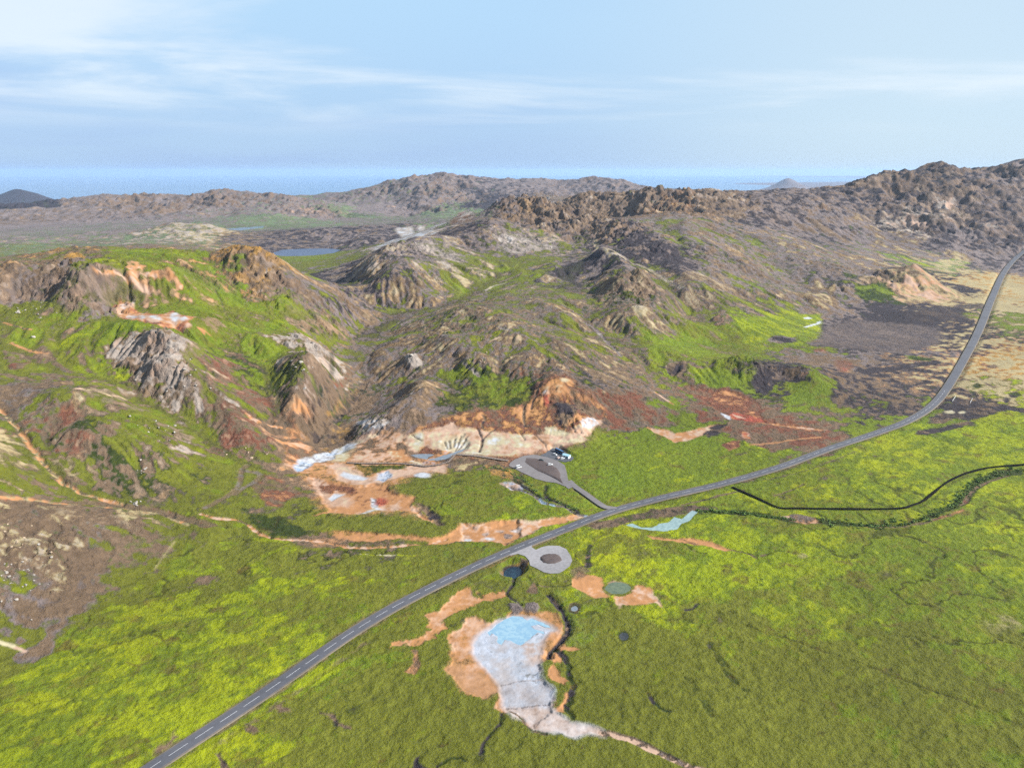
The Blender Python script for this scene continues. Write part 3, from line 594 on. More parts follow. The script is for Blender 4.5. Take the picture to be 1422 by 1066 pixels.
log('regions', len(rth))
# look the weights up through a warped position, so that region borders are ragged
ws_ = 0.9
wi = (IU / (NU - 1) * (WF.shape[0] - 1) + (W3 * 26 + W1 * 6) / rf / DS / 5 * ws_ + fbm(thf[None] * 60 + 0 * IU, uf[:, None] * 60 + 0 * IT, 5.0, 3, 171) * 2.2).clip(0, WF.shape[0] - 1.001)
wj = (IT / (NTH - 1) * (WF.shape[1] - 1) + (W4 * 26 + W2 * 6) / rf / DS / 5 * ws_ + fbm(thf[None] * 60 + 0 * IU, uf[:, None] * 60 + 0 * IT, 5.0, 3, 181) * 2.2).clip(0, WF.shape[1] - 1.001)
ii = wi.astype(np.int32); jj = wj.astype(np.int32); ff = (wi - ii).astype(np.float32); gg = (wj - jj).astype(np.float32); del wi, wj
WT = np.empty((len(MATS),) + Z.shape, np.float32)
for k in range(len(MATS)):
    G = WF[..., k].astype(np.float32)
    WT[k] = G[ii, jj] * (1 - ff) * (1 - gg) + G[ii + 1, jj] * ff * (1 - gg) + G[ii, jj + 1] * (1 - ff) * gg + G[ii + 1, jj + 1] * ff * gg
del ii, jj, ff, gg
gz_u = np.gradient(Z, axis=0) / (rf * np.gradient(uf)[:, None]); gz_t = np.gradient(Z, axis=1) / (rf * DTF)
SLOPE = np.hypot(gz_u, gz_t).astype(np.float32)
EAST = (gz_u * np.sin(thf)[None] + gz_t * np.cos(thf)[None]).astype(np.float32)
lap = cubic(blur(H, 3) - blur(H, 12)); CONC = np.clip(-lap / (CELL * 2.0), -1, 1).astype(np.float32)    # + in hollows
# moss keeps to hollows, stones to steep and convex ground
NA = fbm(X * 0.75 + Y * 0.66 + 3 * W1, (Y * 0.75 - X * 0.66) * 2.0 + 3 * W2, 22.0, 6, 321, 0.62, CELL * 1.2)
nmix = (0.42 - 0.10 * (1 - HIL)) * NB + 0.42 * NA * (1 - HIL) + 0.26 * STR * np.clip(HIL, 0, 1) * (1 - 0.9 * np.clip(CRG / 5, 0, 1)) + 0.28 * NC + 0.18 * NF1 + HIL * (0.40 * np.clip(SLOPE - 0.4, -0.3, 0.5) - 0.35 * CONC)
nn = 0.5 * (1 + np.tanh(nmix * (1.35 + 0.65 * HIL))); 
COL = pick(WT, nn.astype(np.float32), 0.18)
del WT
log('colours')
# bare rock and stony debris where crags are steep, in light and dark beds
rockiness = np.clip(CRG / 7, 0, 1) * sstep(0.35, 0.8, SLOPE + 0.2 * NC) * 0.75
bed = 0.5 + 0.5 * np.tanh(2.2 * (NC * 0.7 + NF1 * 0.5))
warm = np.clip(0.5 + 0.5 * NB, 0, 1)[..., None]
rockcol = (lin((128, 108, 94)) * (1 - warm) + lin((142, 112, 92)) * warm) * PAL_K * (0.6 + 0.72 * bed[..., None])
fr = sstep(1300, 2000, rf) [..., None]
rockcol = rockcol * (1 - fr) + fr * rockcol * 1.0
isnear = (rf < 1000)[..., None]
rockcol = np.where(isnear, rockcol * np.array([1.12, 1.12, 1.16]), rockcol)
COL = COL * (1 - rockiness[..., None]) + rockcol * rockiness[..., None]
COL = COL.astype(np.float32)
# wet gully beds are darker soil
gul = np.clip((FLOW - 18) / 60, 0, 1) * HIL * 0.45
COL = COL * (1 - gul[..., None]) + gul[..., None] * (lin((84, 68, 52)) * PAL_K).astype(np.float32)

# ------------------------------------------------------------------ patches, streams, tracks, roads, banks
def world_poly(pts, flat=None):
    p = np.array(pts, float)
    x, y = unproject(p[:, 0], p[:, 1]) if flat is None else flatpt(p[:, 0], p[:, 1], flat)
    ok = ~np.isnan(x)
    return np.stack([x[ok], y[ok]], 1)
def ell(cx, cy, a, b=None, n=14, rot=0):
    b = b or a; t = np.linspace(0, 2 * np.pi, n, endpoint=False)
    return [(cx + a * math.cos(q) * math.cos(rot) - b * math.sin(q) * math.sin(rot), cy + a * math.cos(q) * math.sin(rot) + b * math.sin(q) * math.cos(rot)) for q in t]
def patch(pts, mix, rough=1.0, soft=0.8, dz=0.0, alpha=1.0, lip=0.0, wp=None, nshift=0.0, ps=0.3):
    """a patch of other ground; its border wanders with the noise; dz sinks it, lip raises its rim"""
    P = world_poly(pts) if wp is None else wp
    if len(P) < 3: return
    m_ = 14 * rough + 6
    s = window(P[:, 0].min() - m_, P[:, 0].max() + m_, P[:, 1].min() - m_, P[:, 1].max() + m_)
    x = X[s]; y = Y[s]
    if x.size == 0: return
    k = CELL[s]
    rr_ = rough * (1 + x * 0 + (np.hypot(P[:, 0].mean(), P[:, 1].mean()) / 900.0))
    d = sdf(x + rr_ * W1[s] * 0.9, y + rr_ * W2[s] * 0.9, P) + rr_ * 1.1 * NC[s] * 0.7 + np.minimum(rr_, 1.5) * 0.8 * NF1[s]
    a = np.clip(0.5 - d / (soft + k), 0, 1) * alpha
    w_ = parse(mix)
    n = np.clip(0.5 + 0.5 * np.tanh(1.8 * (0.45 * NB[s] + 0.35 * NC[s] + 0.2 * NF1[s] + 0.2 * STR[s])) + nshift, 0.001, 0.999).astype(np.float32)
    c = pick(list(w_), n, ps)
    COL[s] = COL[s] * (1 - a[..., None]) + c * a[..., None]
    if dz: Z[s] -= dz * np.clip(-d / (abs(dz) * 1.6 + 1.0) + 0.3, 0, 1)
    if lip: Z[s] += lip * np.exp(-(d / 2.5) ** 2)
def line(pts, width, mix, dz=0.0, rough=0.4, alpha=1.0, soft=0.5, wl=None, taper=False):
    P = world_poly(pts) if wl is None else wl
    if len(P) < 2: return
    P = catmull(P, 8.0) if len(P) > 2 else P
    m_ = width + 6
    for q in range(0, len(P) - 1, 12):
        L = P[q:q + 13]
        s = window(L[:, 0].min() - m_, L[:, 0].max() + m_, L[:, 1].min() - m_, L[:, 1].max() + m_)
        x = X[s]; y = Y[s]
        if x.size == 0: continue
        d, _ = seg_dist(x + rough * W1[s] * 1.2, y + rough * W2[s] * 1.2, L)
        d = d - width / 2 * (1 + 0.35 * NC[s] * min(1, rough * 2))
        k = CELL[s]; a = np.clip(0.5 - d / (soft + k), 0, 1) * alpha
        c = pick(list(parse(mix)), (0.5 + 0.5 * np.tanh(1.8 * (0.5 * NC[s] + 0.4 * NF1[s]))).astype(np.float32), 0.12)
        COL[s] = np.where(a[..., None] > 0, COL[s] * (1 - a[..., None]) + c * a[..., None], COL[s])
        if dz: Z[s] = Z[s] - dz * np.clip(0.5 - d / (abs(dz) * 1.5 + 0.6), 0, 1)
C3 = lambda p: crop(540, 760, 3.4825, p)
C2 = lambda p: crop(400, 540, 4.44, p)
C1 = lambda p: crop(640, 600, 5.92, p)
C8 = lambda p: crop(560, 420, 4.737, p)
CA = lambda p: crop(0, 250, 4.737, p)
C9 = lambda p: crop(840, 420, 4.737, p)
C10 = lambda p: crop(1122, 400, 4.737, p)
C4 = lambda p: crop(280, 620, 4.737, p)
C5 = lambda p: crop(900, 640, 2.724, p)
C7 = lambda p: crop(820, 540, 2.362, p)
CE = lambda p: crop(1122, 210, 4.737, p)
CB = lambda p: crop(280, 250, 4.737, p)
CC = lambda p: crop(560, 230, 4.737, p)
CV = lambda p: crop(280, 440, 4.737, p)
# warm bare earth under the whole hot-spring ground, grading into the slopes
patch(C8([(60,840),(300,760),(500,700),(640,680),(800,660),(900,520),(1050,470),(1200,560),(1360,690),(1330,800),(1200,920),(1000,990),(700,1030),(300,1040),(-60,1080),(-120,1000)]), 'BR:3 RB:2 OR:1 G3:.5', 3, 14, alpha=.8)
patch(C2([(0,260),(60,240),(120,330),(180,400),(300,360),(420,320),(600,250),(760,300),(900,380),(1000,420),(980,520),(800,530),(620,600),(700,650),(900,820),(700,760),(400,780),(200,740),(140,600),(60,520),(0,480)]), 'OR:3 BR:3 PK:2 OC:1', 2.5, 8, alpha=.9)
# clay slope above the hot springs
patch(C8([(120,810),(350,735),(520,715),(660,690),(800,680),(850,600),(930,540),(1010,500),(1090,505),(1150,560),(1250,640),(1330,700),(1340,760),(1290,800),(1180,920),(980,975),(700,1015),(400,1000),(0,1060),(0,900)]), 'RB:2 BR:1.5 OR:2 OC:.5', 1.6, 3)
patch(C8([(0,885),(250,815),(480,830),(700,860),(900,870),(960,830),(1080,870),(1180,805),(1300,785),(1180,920),(960,960),(700,1010),(400,1000),(300,990),(150,940),(0,1030)]), 'CR:3 PK:3 OR:1 BR:.4 WH:1', 1.5, 4)
patch(C8([(230,905),(400,860),(430,920),(350,980),(250,970)]), 'WH:1 CR:2', 1, 5, 1.0, alpha=.7)
patch(C8([(530,890),(650,880),(680,930),(560,940)]), 'WH:1 CR:2', 1, 4)
patch(C8([(1000,660),(1130,670),(1150,740),(1060,850),(1010,780)]), 'DK:3 BR:3', 1.2, 3, -2.0)
patch(C8(ell(940,592,26,16)), 'WH:1 PK:2', .6, 2); patch(C8(ell(1062,512,26,10)), 'PK:1 CR:1', .6, 2); patch(C8(ell(960,640,40,40)), 'RD:2 RB:1', 1, 3, alpha=.8)
patch(C8([(920,560),(1060,540),(1200,620),(1300,680),(1180,650),(1060,610),(980,640)]), 'OR:3 CR:1 BR:1', 1.2, 4, alpha=.8)
patch(C8([(1160,790),(1230,760),(1320,790),(1230,830),(1180,840)]), 'WH:2 PK:2', .8, 2)
patch(C8([(930,820),(990,820),(1050,850),(1100,870),(1010,880),(940,860)]), 'WH:1 CR:3', .8, 2)
for L, wd in (([(520,740),(540,770),(515,800),(530,830)],2.2),([(490,830),(520,900),(500,980)],2.0),([(600,830),(540,880),(520,900)],1.2),([(380,870),(360,930),(340,965)],1.0),([(340,890),(330,940)],.9),([(300,900),(310,950)],.9),([(420,880),(385,930),(350,970)],1.0),([(800,680),(790,740),(800,810)],2.5),([(860,860),(920,920),(960,975)],1.0),([(760,840),(800,900)],.8),([(270,910),(290,950)],.8),([(900,540),(860,640),(840,700)],2),([(60,870),(120,905)],1.6)):
    line(C8(L), wd, 'BR:2 DK:2', 1.2)
# bluish hot pools' surroundings, west fan, stream
patch(C2([(740,380),(840,400),(900,390),(1000,380),(1010,440),(980,460),(900,470),(820,470),(760,440)]), 'DK:1 OR:2 BR:2 BL:1', 1, 2, .6)
patch(C2([(350,330),(430,335),(400,400),(340,445),(180,440),(200,410),(290,370)]), 'WH:2 CR:2 OR:1', 1, 3)
patch(C2([(400,330),(520,290),(600,260),(720,300),(760,400),(740,430),(600,450),(480,445),(380,440),(420,380)]), 'OR:1 BR:2 PK:2 CR:1', 1.5, 4)
patch(C2([(600,380),(700,370),(760,430),(840,460),(820,475),(740,450),(640,420)]), 'WH:1 OR:2 CR:1', 1, 3)
patch(C2([(150,400),(260,250),(350,190),(420,250),(410,300),(300,370),(200,410)]), 'BR:4 DK:2 OC:1', 1.4, 3)
patch(C2([(230,160),(300,100),(350,80),(370,50),(420,0),(440,0),(380,90),(320,150),(240,200)]), 'OC:4 BR:1 G3:1', .8, 2)
patch(C2([(430,190),(520,200),(640,210),(560,260),(480,280),(420,230)]), 'RK:3 WH:2 BR:2', 2, 2)
line(C2([(470,-40),(430,20),(340,145),(235,205),(190,260),(160,310)]), 9, 'DK:2 BR:3', 1.0, 1.0, .7)
patch(C2([(0,420),(0,150),(40,200),(60,280),(110,330),(160,400),(40,460),(10,470)]), 'OR:2 BR:3 PK:1 RB:1', 2, 4)
patch(C2([(40,500),(60,440),(120,415),(200,395),(300,380),(280,430),(180,450),(130,480),(60,515)]), 'WH:3 BL:3 SC:1', .9, 2, .8)
patch(C2([(150,450),(330,455),(400,500),(500,550),(560,520),(620,490),(760,470),(980,468),(970,515),(880,500),(760,525),(620,560),(560,585),(430,592),(300,560),(290,500),(240,470)]), 'OR:2 PK:4 CR:1', .8, 2, .5)
patch(C2([(340,505),(420,525),(490,548),(460,562),(380,555),(320,530)]), 'WH:5 PK:1', .6, 2)
patch(C2([(540,560),(560,520),(620,500),(650,530),(590,568)]), 'WH:3 BL:3', .6, 1.5, .4)
patch(C2(ell(830,530,50,17)), 'WH:6 SC:1', .4, 1.5)
patch(C2([(400,455),(480,470),(600,470),(760,465),(700,490),(600,495),(520,520),(480,530),(420,500)]), 'G3:3 G4:2 OC:1', .8, 2)
patch(C2([(140,530),(220,560),(430,592),(540,575),(610,590),(640,640),(790,660),(760,700),(800,740),(890,800),(905,832),(820,800),(760,745),(560,740),(440,770),(270,762),(160,778),(250,750),(220,700),(190,640),(150,590)]), 'OR:4 PK:2 RB:1', .8, 1.5, 1.4)
patch(C2([(150,560),(220,570),(400,600),(420,640),(300,620),(240,640),(200,650),(160,600)]), 'RB:3 PK:1', 1, 4, alpha=.8)
patch(C2([(215,625),(260,650),(310,640),(400,670),(380,720),(260,720),(220,690)]), 'PK:3 OR:1 CR:1', 1, 4, alpha=.8)
patch(C2([(250,665),(285,635),(345,640),(300,665),(265,682)]), 'WH:6', .4, 1.2, .5)
patch(C2([(505,660),(540,670),(552,712),(520,725),(512,690)]), 'WH:5 SC:2', .5, 1, .5)
patch(C2(ell(575,685,34,26)), 'RD:5', .6, 3, alpha=.85)
patch(C2([(430,770),(540,715),(590,735),(520,755),(470,770)]), 'CR:2 WH:2', .6, 2)
patch(C2([(790,690),(860,720),(940,790),(960,840),(905,830),(860,780),(800,735)]), 'DK:2 BR:4', 1, 2, 1.5)
patch(C2([(150,885),(350,870),(500,880),(660,890),(900,912),(980,890),(1040,840),(1120,830),(1200,850),(1300,820),(1421,800),(1440,900),(1340,950),(1250,940),(1100,930),(980,950),(850,955),(650,925),(400,950),(300,930),(160,920)]), 'OR:4 OC:1 BR:1', .9, 1.5, 1.4)
patch(C2([(0,900),(120,870),(220,880),(400,930),(640,930),(640,960),(350,980),(150,980),(0,960)]), 'BR:4 G3:3 G4:1 OR:1', 1.5, 3)
patch(C2([(650,905),(760,915),(900,935),(900,965),(700,950)]), 'G3:4 BR:1', 1, 2)
patch(C1([(0,745),(150,745),(300,722),(450,712),(600,722),(700,702),(850,692),(930,662),(1040,690),(900,722),(780,752),(660,782),(560,842),(480,870),(370,922),(250,882),(0,882)]), 'OR:4 PK:3 CR:1', .8, 1.5, 1.0)
for e in ((450,785,50,14),(390,832,34,16),(200,815,30,14),(240,850,40,12),(320,790,36,10),(60,862,30,10)): patch(C1(ell(*e)), 'WH:3 SC:1 PK:1', .5, 1)
# creek between the spur road and the green mound
patch(C1([(320,420),(400,400),(470,400),(560,450),(480,475),(400,470)]), 'PK:2 BL:2 SC:2', .8, 1.5, .8)
line(C1([(400,440),(520,480),(610,520),(660,565),(740,590),(850,605),(920,650),(1050,688)]), 3.0, 'SC:3 BL:2 DK:1 BR:1', 1.8, .5)
line(C1([(470,410),(560,470),(620,510),(700,545),(790,570),(900,610),(970,655)]), 2.2, 'DK:5 G4:2', .8, .5)
line(C1([(700,440),(690,500),(720,550)]), 4, 'DK:4 G4:3', 1.5, .5)
patch(C1([(180,260),(330,280),(450,340),(560,400),(480,420),(380,390),(250,350)]), 'G4:2 OC:2 G1:1 BR:1', 1.5, 1.5)
# stream bed across the meadow foot, pale track
line(C4([(0,440),(100,470),(220,480),(300,510),(400,580),(470,600),(600,610),(800,622),(960,660),(1150,660),(1421,640),(1600,600)]), 2.6, 'OR:2 PK:2 BR:2', .8, .7)
line(C4([(1050,705),(1150,712),(1421,716)]), 1.5, 'G1:2 CR:2', 0, .2)
line(C4([(340,610),(420,612),(560,625)]), 5, 'G1:3', 0, .3, .7)
patch(C4([(330,260),(420,180),(540,195),(560,260),(700,320),(640,330),(560,350),(520,400),(430,390),(380,330)]), 'RB:2 BR:3 OR:1 G3:.5', 1.6, 3)
patch(C4([(270,400),(440,460),(560,480),(720,560),(640,600),(460,590),(330,500)]), 'G4:5 BR:1 G3:1', 2, 3)
line(C4([(310,115),(265,150),(258,200),(250,240),(200,300),(120,350),(20,400)]), 4, 'BR:3 SC:2', .4, .2, .8)
line(C4([(265,160),(330,165),(385,180),(350,230),(280,265),(220,310)]), 4, 'BR:3 SC:2', .4, .2, .8)
# stream and track on the far left
line([(0,568),(14,582),(40,615),(62,645),(86,668),(120,685),(170,698)], 3.4, 'OR:2 PK:1 BR:2 TN:1', 2.2, .9)
line([(-40,690),(0,690),(60,697),(130,698),(200,706),(250,718),(292,727)], 9, 'BR:5 RB:1 DK:1', 1.0, .5, .9)
line([(-30,690),(20,690),(60,695),(140,702),(215,712),(262,728)], 3.2, 'TN:2 OR:2 BR:1', 0, .4, .9)
line([(0,892),(20,898),(35,904)], 2.5, 'PK:1 CR:2', 0, .3)
line([(215,790),(232,765),(243,752)], 1.2, 'TN:2', 0, .2, .6)
patch([(205,830),(230,790),(262,755),(275,770),(235,810),(200,850)], 'G2:4 G1:1', 1.5, 4, alpha=.8)
# clay scars on the left hills
patch(CA([(600,590),(700,612),(780,620),(900,618),(1000,598),(1100,590),(1165,640),(1180,690),(1100,655),(960,645),(905,645),(985,740),(930,715),(840,662),(770,640),(640,612)]), 'PK:3 OR:2 BR:1', 1.4, 2)
patch(CA([(745,835),(800,810),(880,820),(900,870),(980,880),(1080,882),(1130,860),(1200,890),(1290,900),(1240,930),(1255,975),(1100,975),(1000,945),(860,922),(780,902)]), 'OR:2 PK:2 BR:1 RD:.5', 1.0, 1.5)
for e in ((820,842,34,22),(865,902,36,14),(1015,912,44,24),(1150,900,34,30),(1212,912,26,15),(1235,955,16,14),(870,825,20,16),(935,905,20,12)): patch(CA(ell(*e)), 'WH:3 PK:3', .8, 1.5)
patch(CA([(1290,965),(1330,975),(1390,1030),(1340,1010)]), 'OR:3', .6, 1); patch(CA([(780,630),(860,640),(960,700),(990,750),(900,710)]), 'PK:3 OR:1', .8, 1.5)
patch(CA([(420,520),(470,480),(540,490),(560,520),(470,560)]), 'OC:5', .8, 1)
line(CA([(0,930),(100,960),(200,985)]), 3, 'OR:2 BR:1', 0, .6)
patch(crop(0,440,4.737,[(40,320),(110,300),(200,300),(150,340),(60,350)]), 'RB:2 OR:1 BR:2', 1, 2)
line(crop(0,440,4.737,[(80,170),(150,205),(250,235),(300,240)]), 3.5, 'OR:2 BR:1', 0, .5)
patch(crop(0,440,4.737,[(400,600),(470,590),(440,680),(370,760),(330,820),(350,700)]), 'RB:3 BR:2 OR:1', 1.2, 3)
line(crop(0,440,4.737,[(520,470),(700,510),(820,545),(880,580)]), 5, 'PK:1 BR:2 TN:1', 0, 1)
line(CB([(90,720),(130,800),(160,880),(240,960),(330,1010)]), 2, 'DK:2 BR:3 G4:2', .5, .6, .6)
line(CV([(0,100),(120,260),(240,350)]), 2.5, 'G4:3 G3:1', .5, .8, .6); line(CV([(430,60),(560,120),(640,160)]), 2.5, 'G4:3 G3:1', .5, .8, .6)
line(CV([(330,330),(440,400),(500,470),(500,590)]), 5, 'G4:3 G2:2', .3, 1, .5); line(CV([(860,200),(850,400),(790,520),(740,610)]), 5, 'DK:1 G4:2 BR:2', .3, 1, .6)
line(CV([(0,740),(60,800),(160,880),(260,950),(420,1010)]), 4, 'G4:3 G3:2', .3, 1, .5)
line(CV([(1150,0),(1060,90),(990,170)]), 6, 'DK:2 BR:2', .3, 1, .6); line(CV([(1060,300),(980,370),(860,470)]), 6, 'RB:1 BR:3 SC:1', 1, .6)
line(CV([(300,640),(360,690),(480,720),(620,750)]), 3, 'OR:1 PK:1 BR:2', 0, .6)
# central massif
patch(C8([(440,560),(600,500),(700,510),(830,570),(840,630),(760,670),(560,700),(500,650)]), 'G2:2 G4:4 G3:2', 1.8, 4)
patch(C8([(0,350),(60,350),(130,400),(110,440),(20,420)]), 'RK:5 BR:1', 1, 1, -4)
patch(C8([(240,820),(330,785),(350,830),(290,860),(250,850)]), 'PK:3 CR:1', .8, 1)
line(C8([(1160,100),(1260,170),(1350,270),(1430,350)]), 5, 'SC:3 RK:1', 1, .6); line(C8([(620,160),(760,200),(880,250)]), 3, 'SC:2 RK:1', .5, .6, .7)
line(C8([(400,400),(460,440),(500,490)]), 4, 'SC:2 RK:2', .6, .8); line(CC([(540,820),(600,790),(660,775)]), 6, 'CR:2 RK:2', 0, .5)
patch(CC([(620,440),(720,450),(900,510),(1080,540),(900,560),(740,580),(620,560)]), 'RK:3 SC:2 G3:1 WH:.3', 3, 3, alpha=.75)
patch(CC([(130,490),(200,500),(330,560),(440,620),(300,620),(200,590),(60,560)]), 'RK:3 SC:2 G3:1', 3, 3, alpha=.7)
patch([(548,318),(572,314),(590,322),(594,329),(570,330),(556,328)], 'WH:2 RK:3', 2, 8); patch([(580,313),(590,314),(606,323),(598,327)], 'WH:1 RK:3', 2, 8)
patch(CC([(950,720),(1100,620),(1260,570),(1300,600),(1180,680),(1150,740),(1220,820),(1080,760)]), 'DK:5 SC:2', 2, 3, alpha=.85)
line(CC([(1260,500),(1330,550),(1421,590)]), 7, 'RK:2 SC:1 TN:1', 0, .5)
line(crop(840,230,4.737,[(0,545),(120,600),(240,660),(380,740),(500,800)]), 9, 'RK:2 SC:2 TN:1', 0, .6, .8)
patch(crop(840,230,4.737,[(180,440),(330,500),(500,590),(620,660),(600,710),(480,720),(330,650),(200,580),(100,520)]), 'DK:6 SC:1 BR:.6', 2.5, 4)
patch(CC([(300,370),(360,310),(410,295),(470,340),(440,370),(320,385)]), 'BR:3 RK:2 RB:1', 2, 3)
# green tongues and springs to the east
patch(C9([(900,100),(1100,80),(1421,70),(1421,240),(1290,270),(1100,260),(900,230)]), 'G1:3 G2:4', 2, 4)
patch(C9([(1300,160),(1370,140),(1415,120),(1421,135),(1380,150),(1320,165)]), 'WH:3 BL:2', .6, .8); patch(C9(ell(1335,102,28,6)), 'WH:3', .5, .8)
patch(C9([(1060,250),(1120,215),(1250,225),(1260,260),(1160,275)]), 'DK:3 SC:2 BR:1', 1.5, 2)
patch(C9([(350,420),(480,390),(560,380),(520,480),(560,520),(480,490),(380,440)]), 'BR:3 DK:3', 1.5, 2, 1)
patch(C9([(560,440),(700,430),(850,460),(960,520),(830,560),(700,560),(600,520)]), 'G2:5 G1:1 G4:1', 1.5, 2)
patch(C9([(1000,450),(1130,430),(1080,560),(1060,610),(980,590),(960,520)]), 'DK:5 BR:1', 1.2, 2)
patch(C9([(480,560),(560,540),(700,570),(830,580),(900,600),(1000,640),(1040,700),(1020,740),(1070,780),(1250,800),(1440,835),(1440,855),(1200,835),(1100,800),(980,790),(900,775),(800,760),(720,700),(640,640)]), 'RB:4 OR:2 BR:2', 1.2, 2, .8)
patch(C9([(780,705),(900,728),(1020,755),(1060,780),(960,782),(850,762)]), 'RD:2 RB:2', .8, 3, alpha=.8); patch(C9([(765,718),(830,748),(825,768),(775,742)]), 'WH:4', .5, 1)
patch(C9([(840,730),(880,738),(930,760),(870,752)]), 'PK:3', .5, 1)
patch(C9([(870,830),(1100,800),(1440,852),(1440,905),(1100,985),(1060,960),(980,940),(900,900)]), 'RB:3 BR:3', 1.0, 1.5)
line(C9([(960,935),(1100,925),(1250,900),(1421,885)]), 3, 'OR:2', 0, .5, .8); line(C9([(1040,790),(1200,810),(1300,820),(1440,838)]), 3, 'OR:2 PK:1', 0, .5, .9)
patch(C9([(275,818),(400,830),(470,860),(560,840),(650,820),(720,800),(790,800),(760,840),(640,870),(600,890),(540,910),(460,922),(400,880),(320,850)]), 'PK:2 OR:3 CR:1', .7, 1.2, 1.0)
patch(C9([(640,860),(720,800),(800,800),(760,860),(680,885)]), 'DK:3 BR:2', .8, 1.5)
patch(C9([(770,940),(830,910),(885,905),(890,950),(820,975)]), 'RB:3 OR:1', .6, 1.2); patch(C9(ell(930,872,26,20)), 'PK:2 WH:2 RD:1', .6, 1); patch(C9([(900,850),(930,850),(960,900),(920,890)]), 'OR:2 RD:1', .6, 1)
patch(C9([(0,640),(120,620),(200,560),(280,590),(260,680),(180,780),(60,830),(0,820)]), 'RB:3 BR:2 DK:1', 2, 4)
line(C9([(330,590),(420,650),(450,670)]), 3, 'OR:1 PK:1', 0, .5)
# dark sand flats
patch(C10([(60,350),(120,250),(300,200),(700,240),(850,260),(900,330),(820,380),(640,430),(400,410),(100,370)]), 'DK:4 SC:3 BR:1', 3, 12, ps=1.2)
patch(C10([(650,180),(740,145),(900,130),(1030,140),(1040,200),(900,230),(750,220)]), 'DK:5 BR:1', 3, 10, ps=1)
patch(C10([(400,100),(560,130),(1020,120),(1170,130),(1000,105),(1180,100),(1180,135),(800,150),(500,140)]), 'DK:5 SC:1', 2, 4, alpha=.8)
patch(C10([(560,780),(740,735),(940,730),(960,720),(1080,730),(1421,785),(1500,800),(1500,840),(1300,805),(1150,850),(1000,860),(900,892),(795,885),(800,850),(940,790),(860,760),(700,770),(600,800)]), 'G2:2 G1:1', .01, .5, alpha=0)
patch(C10([(960,722),(1080,735),(1421,788),(1500,800),(1500,835),(1421,820),(1300,800),(1150,850),(1040,870),(960,850),(900,892),(795,885),(800,850),(940,790)]), 'DK:4 BR:2', .8, 1.5, .4)
patch(C10([(720,935),(860,915),(960,890),(1060,870),(1100,880),(950,930),(820,955),(720,965)]), 'DK:3 BR:2 G4:1', .8, 1, .6)
patch(C10(ell(935,812,34,10)), 'CR:2 WH:1', .5, .6); patch(C10(ell(1012,815,24,10)), 'CR:2 WH:1', .5, .6)
patch(C10([(300,545),(420,520),(540,515),(700,490),(880,480),(880,500),(740,515),(560,550),(360,560)]), 'DK:5 SC:1', 1, 1.5)
patch(C10([(640,440),(760,455),(840,465),(780,480),(660,470)]), 'G4:2 G2:2', .8, 1.5); patch(C10([(180,470),(280,480),(300,520),(230,560),(180,520)]), 'RD:1 RB:4', 1, 5, alpha=.6); patch(C10(ell(80,405,50,16)), 'RD:1 RB:2 PK:1', 1, 4, alpha=.6)
line(C10([(0,375),(300,395),(560,425),(700,440)]), 3, 'DK:4', .5, .4, .8)
for e in ((1110,640,30,16),(1088,690,20,12),(1310,735,22,18),(1360,700,40,18),(1195,735,14,16),(1230,700,16,6)): patch(C10(ell(*e)), 'DK:3 G4:3', .8, .8, .8)
patch(C10([(1170,620),(1250,650),(1230,660),(1160,635)]), 'BR:2 DK:1', .8, 1); patch(C10(ell(1215,515,36,12)), 'DK:1 BR:2', .8, 1)
patch(CE([(510,870),(560,810),(640,800),(700,820),(800,890),(900,940),(1000,960),(900,990),(700,985),(600,940)]), 'OR:1 BR:2 PK:2 TN:2', 2.2, 4)
patch(CE([(300,900),(420,870),(500,880),(590,950),(480,985),(340,970)]), 'G4:3 G2:2', 2, 3)
patch(CE([(800,760),(860,720),(960,705),(1080,730),(1000,760),(930,790)]), 'TN:3 GF:1 G1:1', 2, 3)
for e in ((720,490,60,22),(600,475,22,16),(905,355,60,36),(1180,495,40,14)): patch(CE(ell(*e)), 'PK:3 RK:2', 5, 3, alpha=.85)
patch(CE([(860,570),(900,500),(1000,510),(1150,560),(1160,600),(1050,600),(950,590)]), 'DK:4 SC:3', 4, 5)
patch(CE([(730,640),(760,590),(900,590),(1000,620),(960,660),(820,660)]), 'DK:4 SC:3', 4, 5)
# right-hand river corridor
patch(C5([(170,185),(330,182),(450,198),(560,222),(640,215),(800,235),(950,235),(1050,205),(1130,170),(1190,120),(1230,70),(1330,30),(1422,30),(1422,50),(1330,60),(1240,110),(1210,160),(1100,205),(950,250),(800,248),(650,238),(540,232),(440,212),(300,200),(190,200)]), 'G4:5 G2:1', .6, 1, .7)
patch(C5([(490,208),(560,200),(635,212),(640,232),(600,238),(520,218)]), 'PK:2 OR:1 SC:1 BR:1', .6, 1)
patch(C5([(800,248),(960,246),(1060,225),(1190,180),(1200,188),(1080,230),(1000,246),(880,254)]), 'RB:1 OR:1 BR:2', .5, 1)
line(C5([(1190,165),(1240,100),(1330,62),(1360,55)]), 3, 'RB:1 BR:2', .5, .5)
patch(C7([(185,478),(250,490),(330,488),(400,500),(465,527),(440,531),(380,512),(300,502),(210,492)]), 'OR:4 BR:1', .5, 1, .8)
line(C7([(465,527),(520,540),(545,552)]), 1.6, 'DK:2 BR:2', .6, .4); patch(C7(ell(696,546,16,8)), 'PK:3 SC:1', .4, .8)
line(C7([(560,545),(620,530),(690,540)]), 1.6, 'G4:2 BR:1', .4, .5)
patch(C7([(0,430),(60,430),(200,395),(340,380),(420,390),(340,405),(240,420),(150,430),(90,450),(0,460)]), 'BR:3 DK:1 G3:1 RB:1', 1, 1.5)
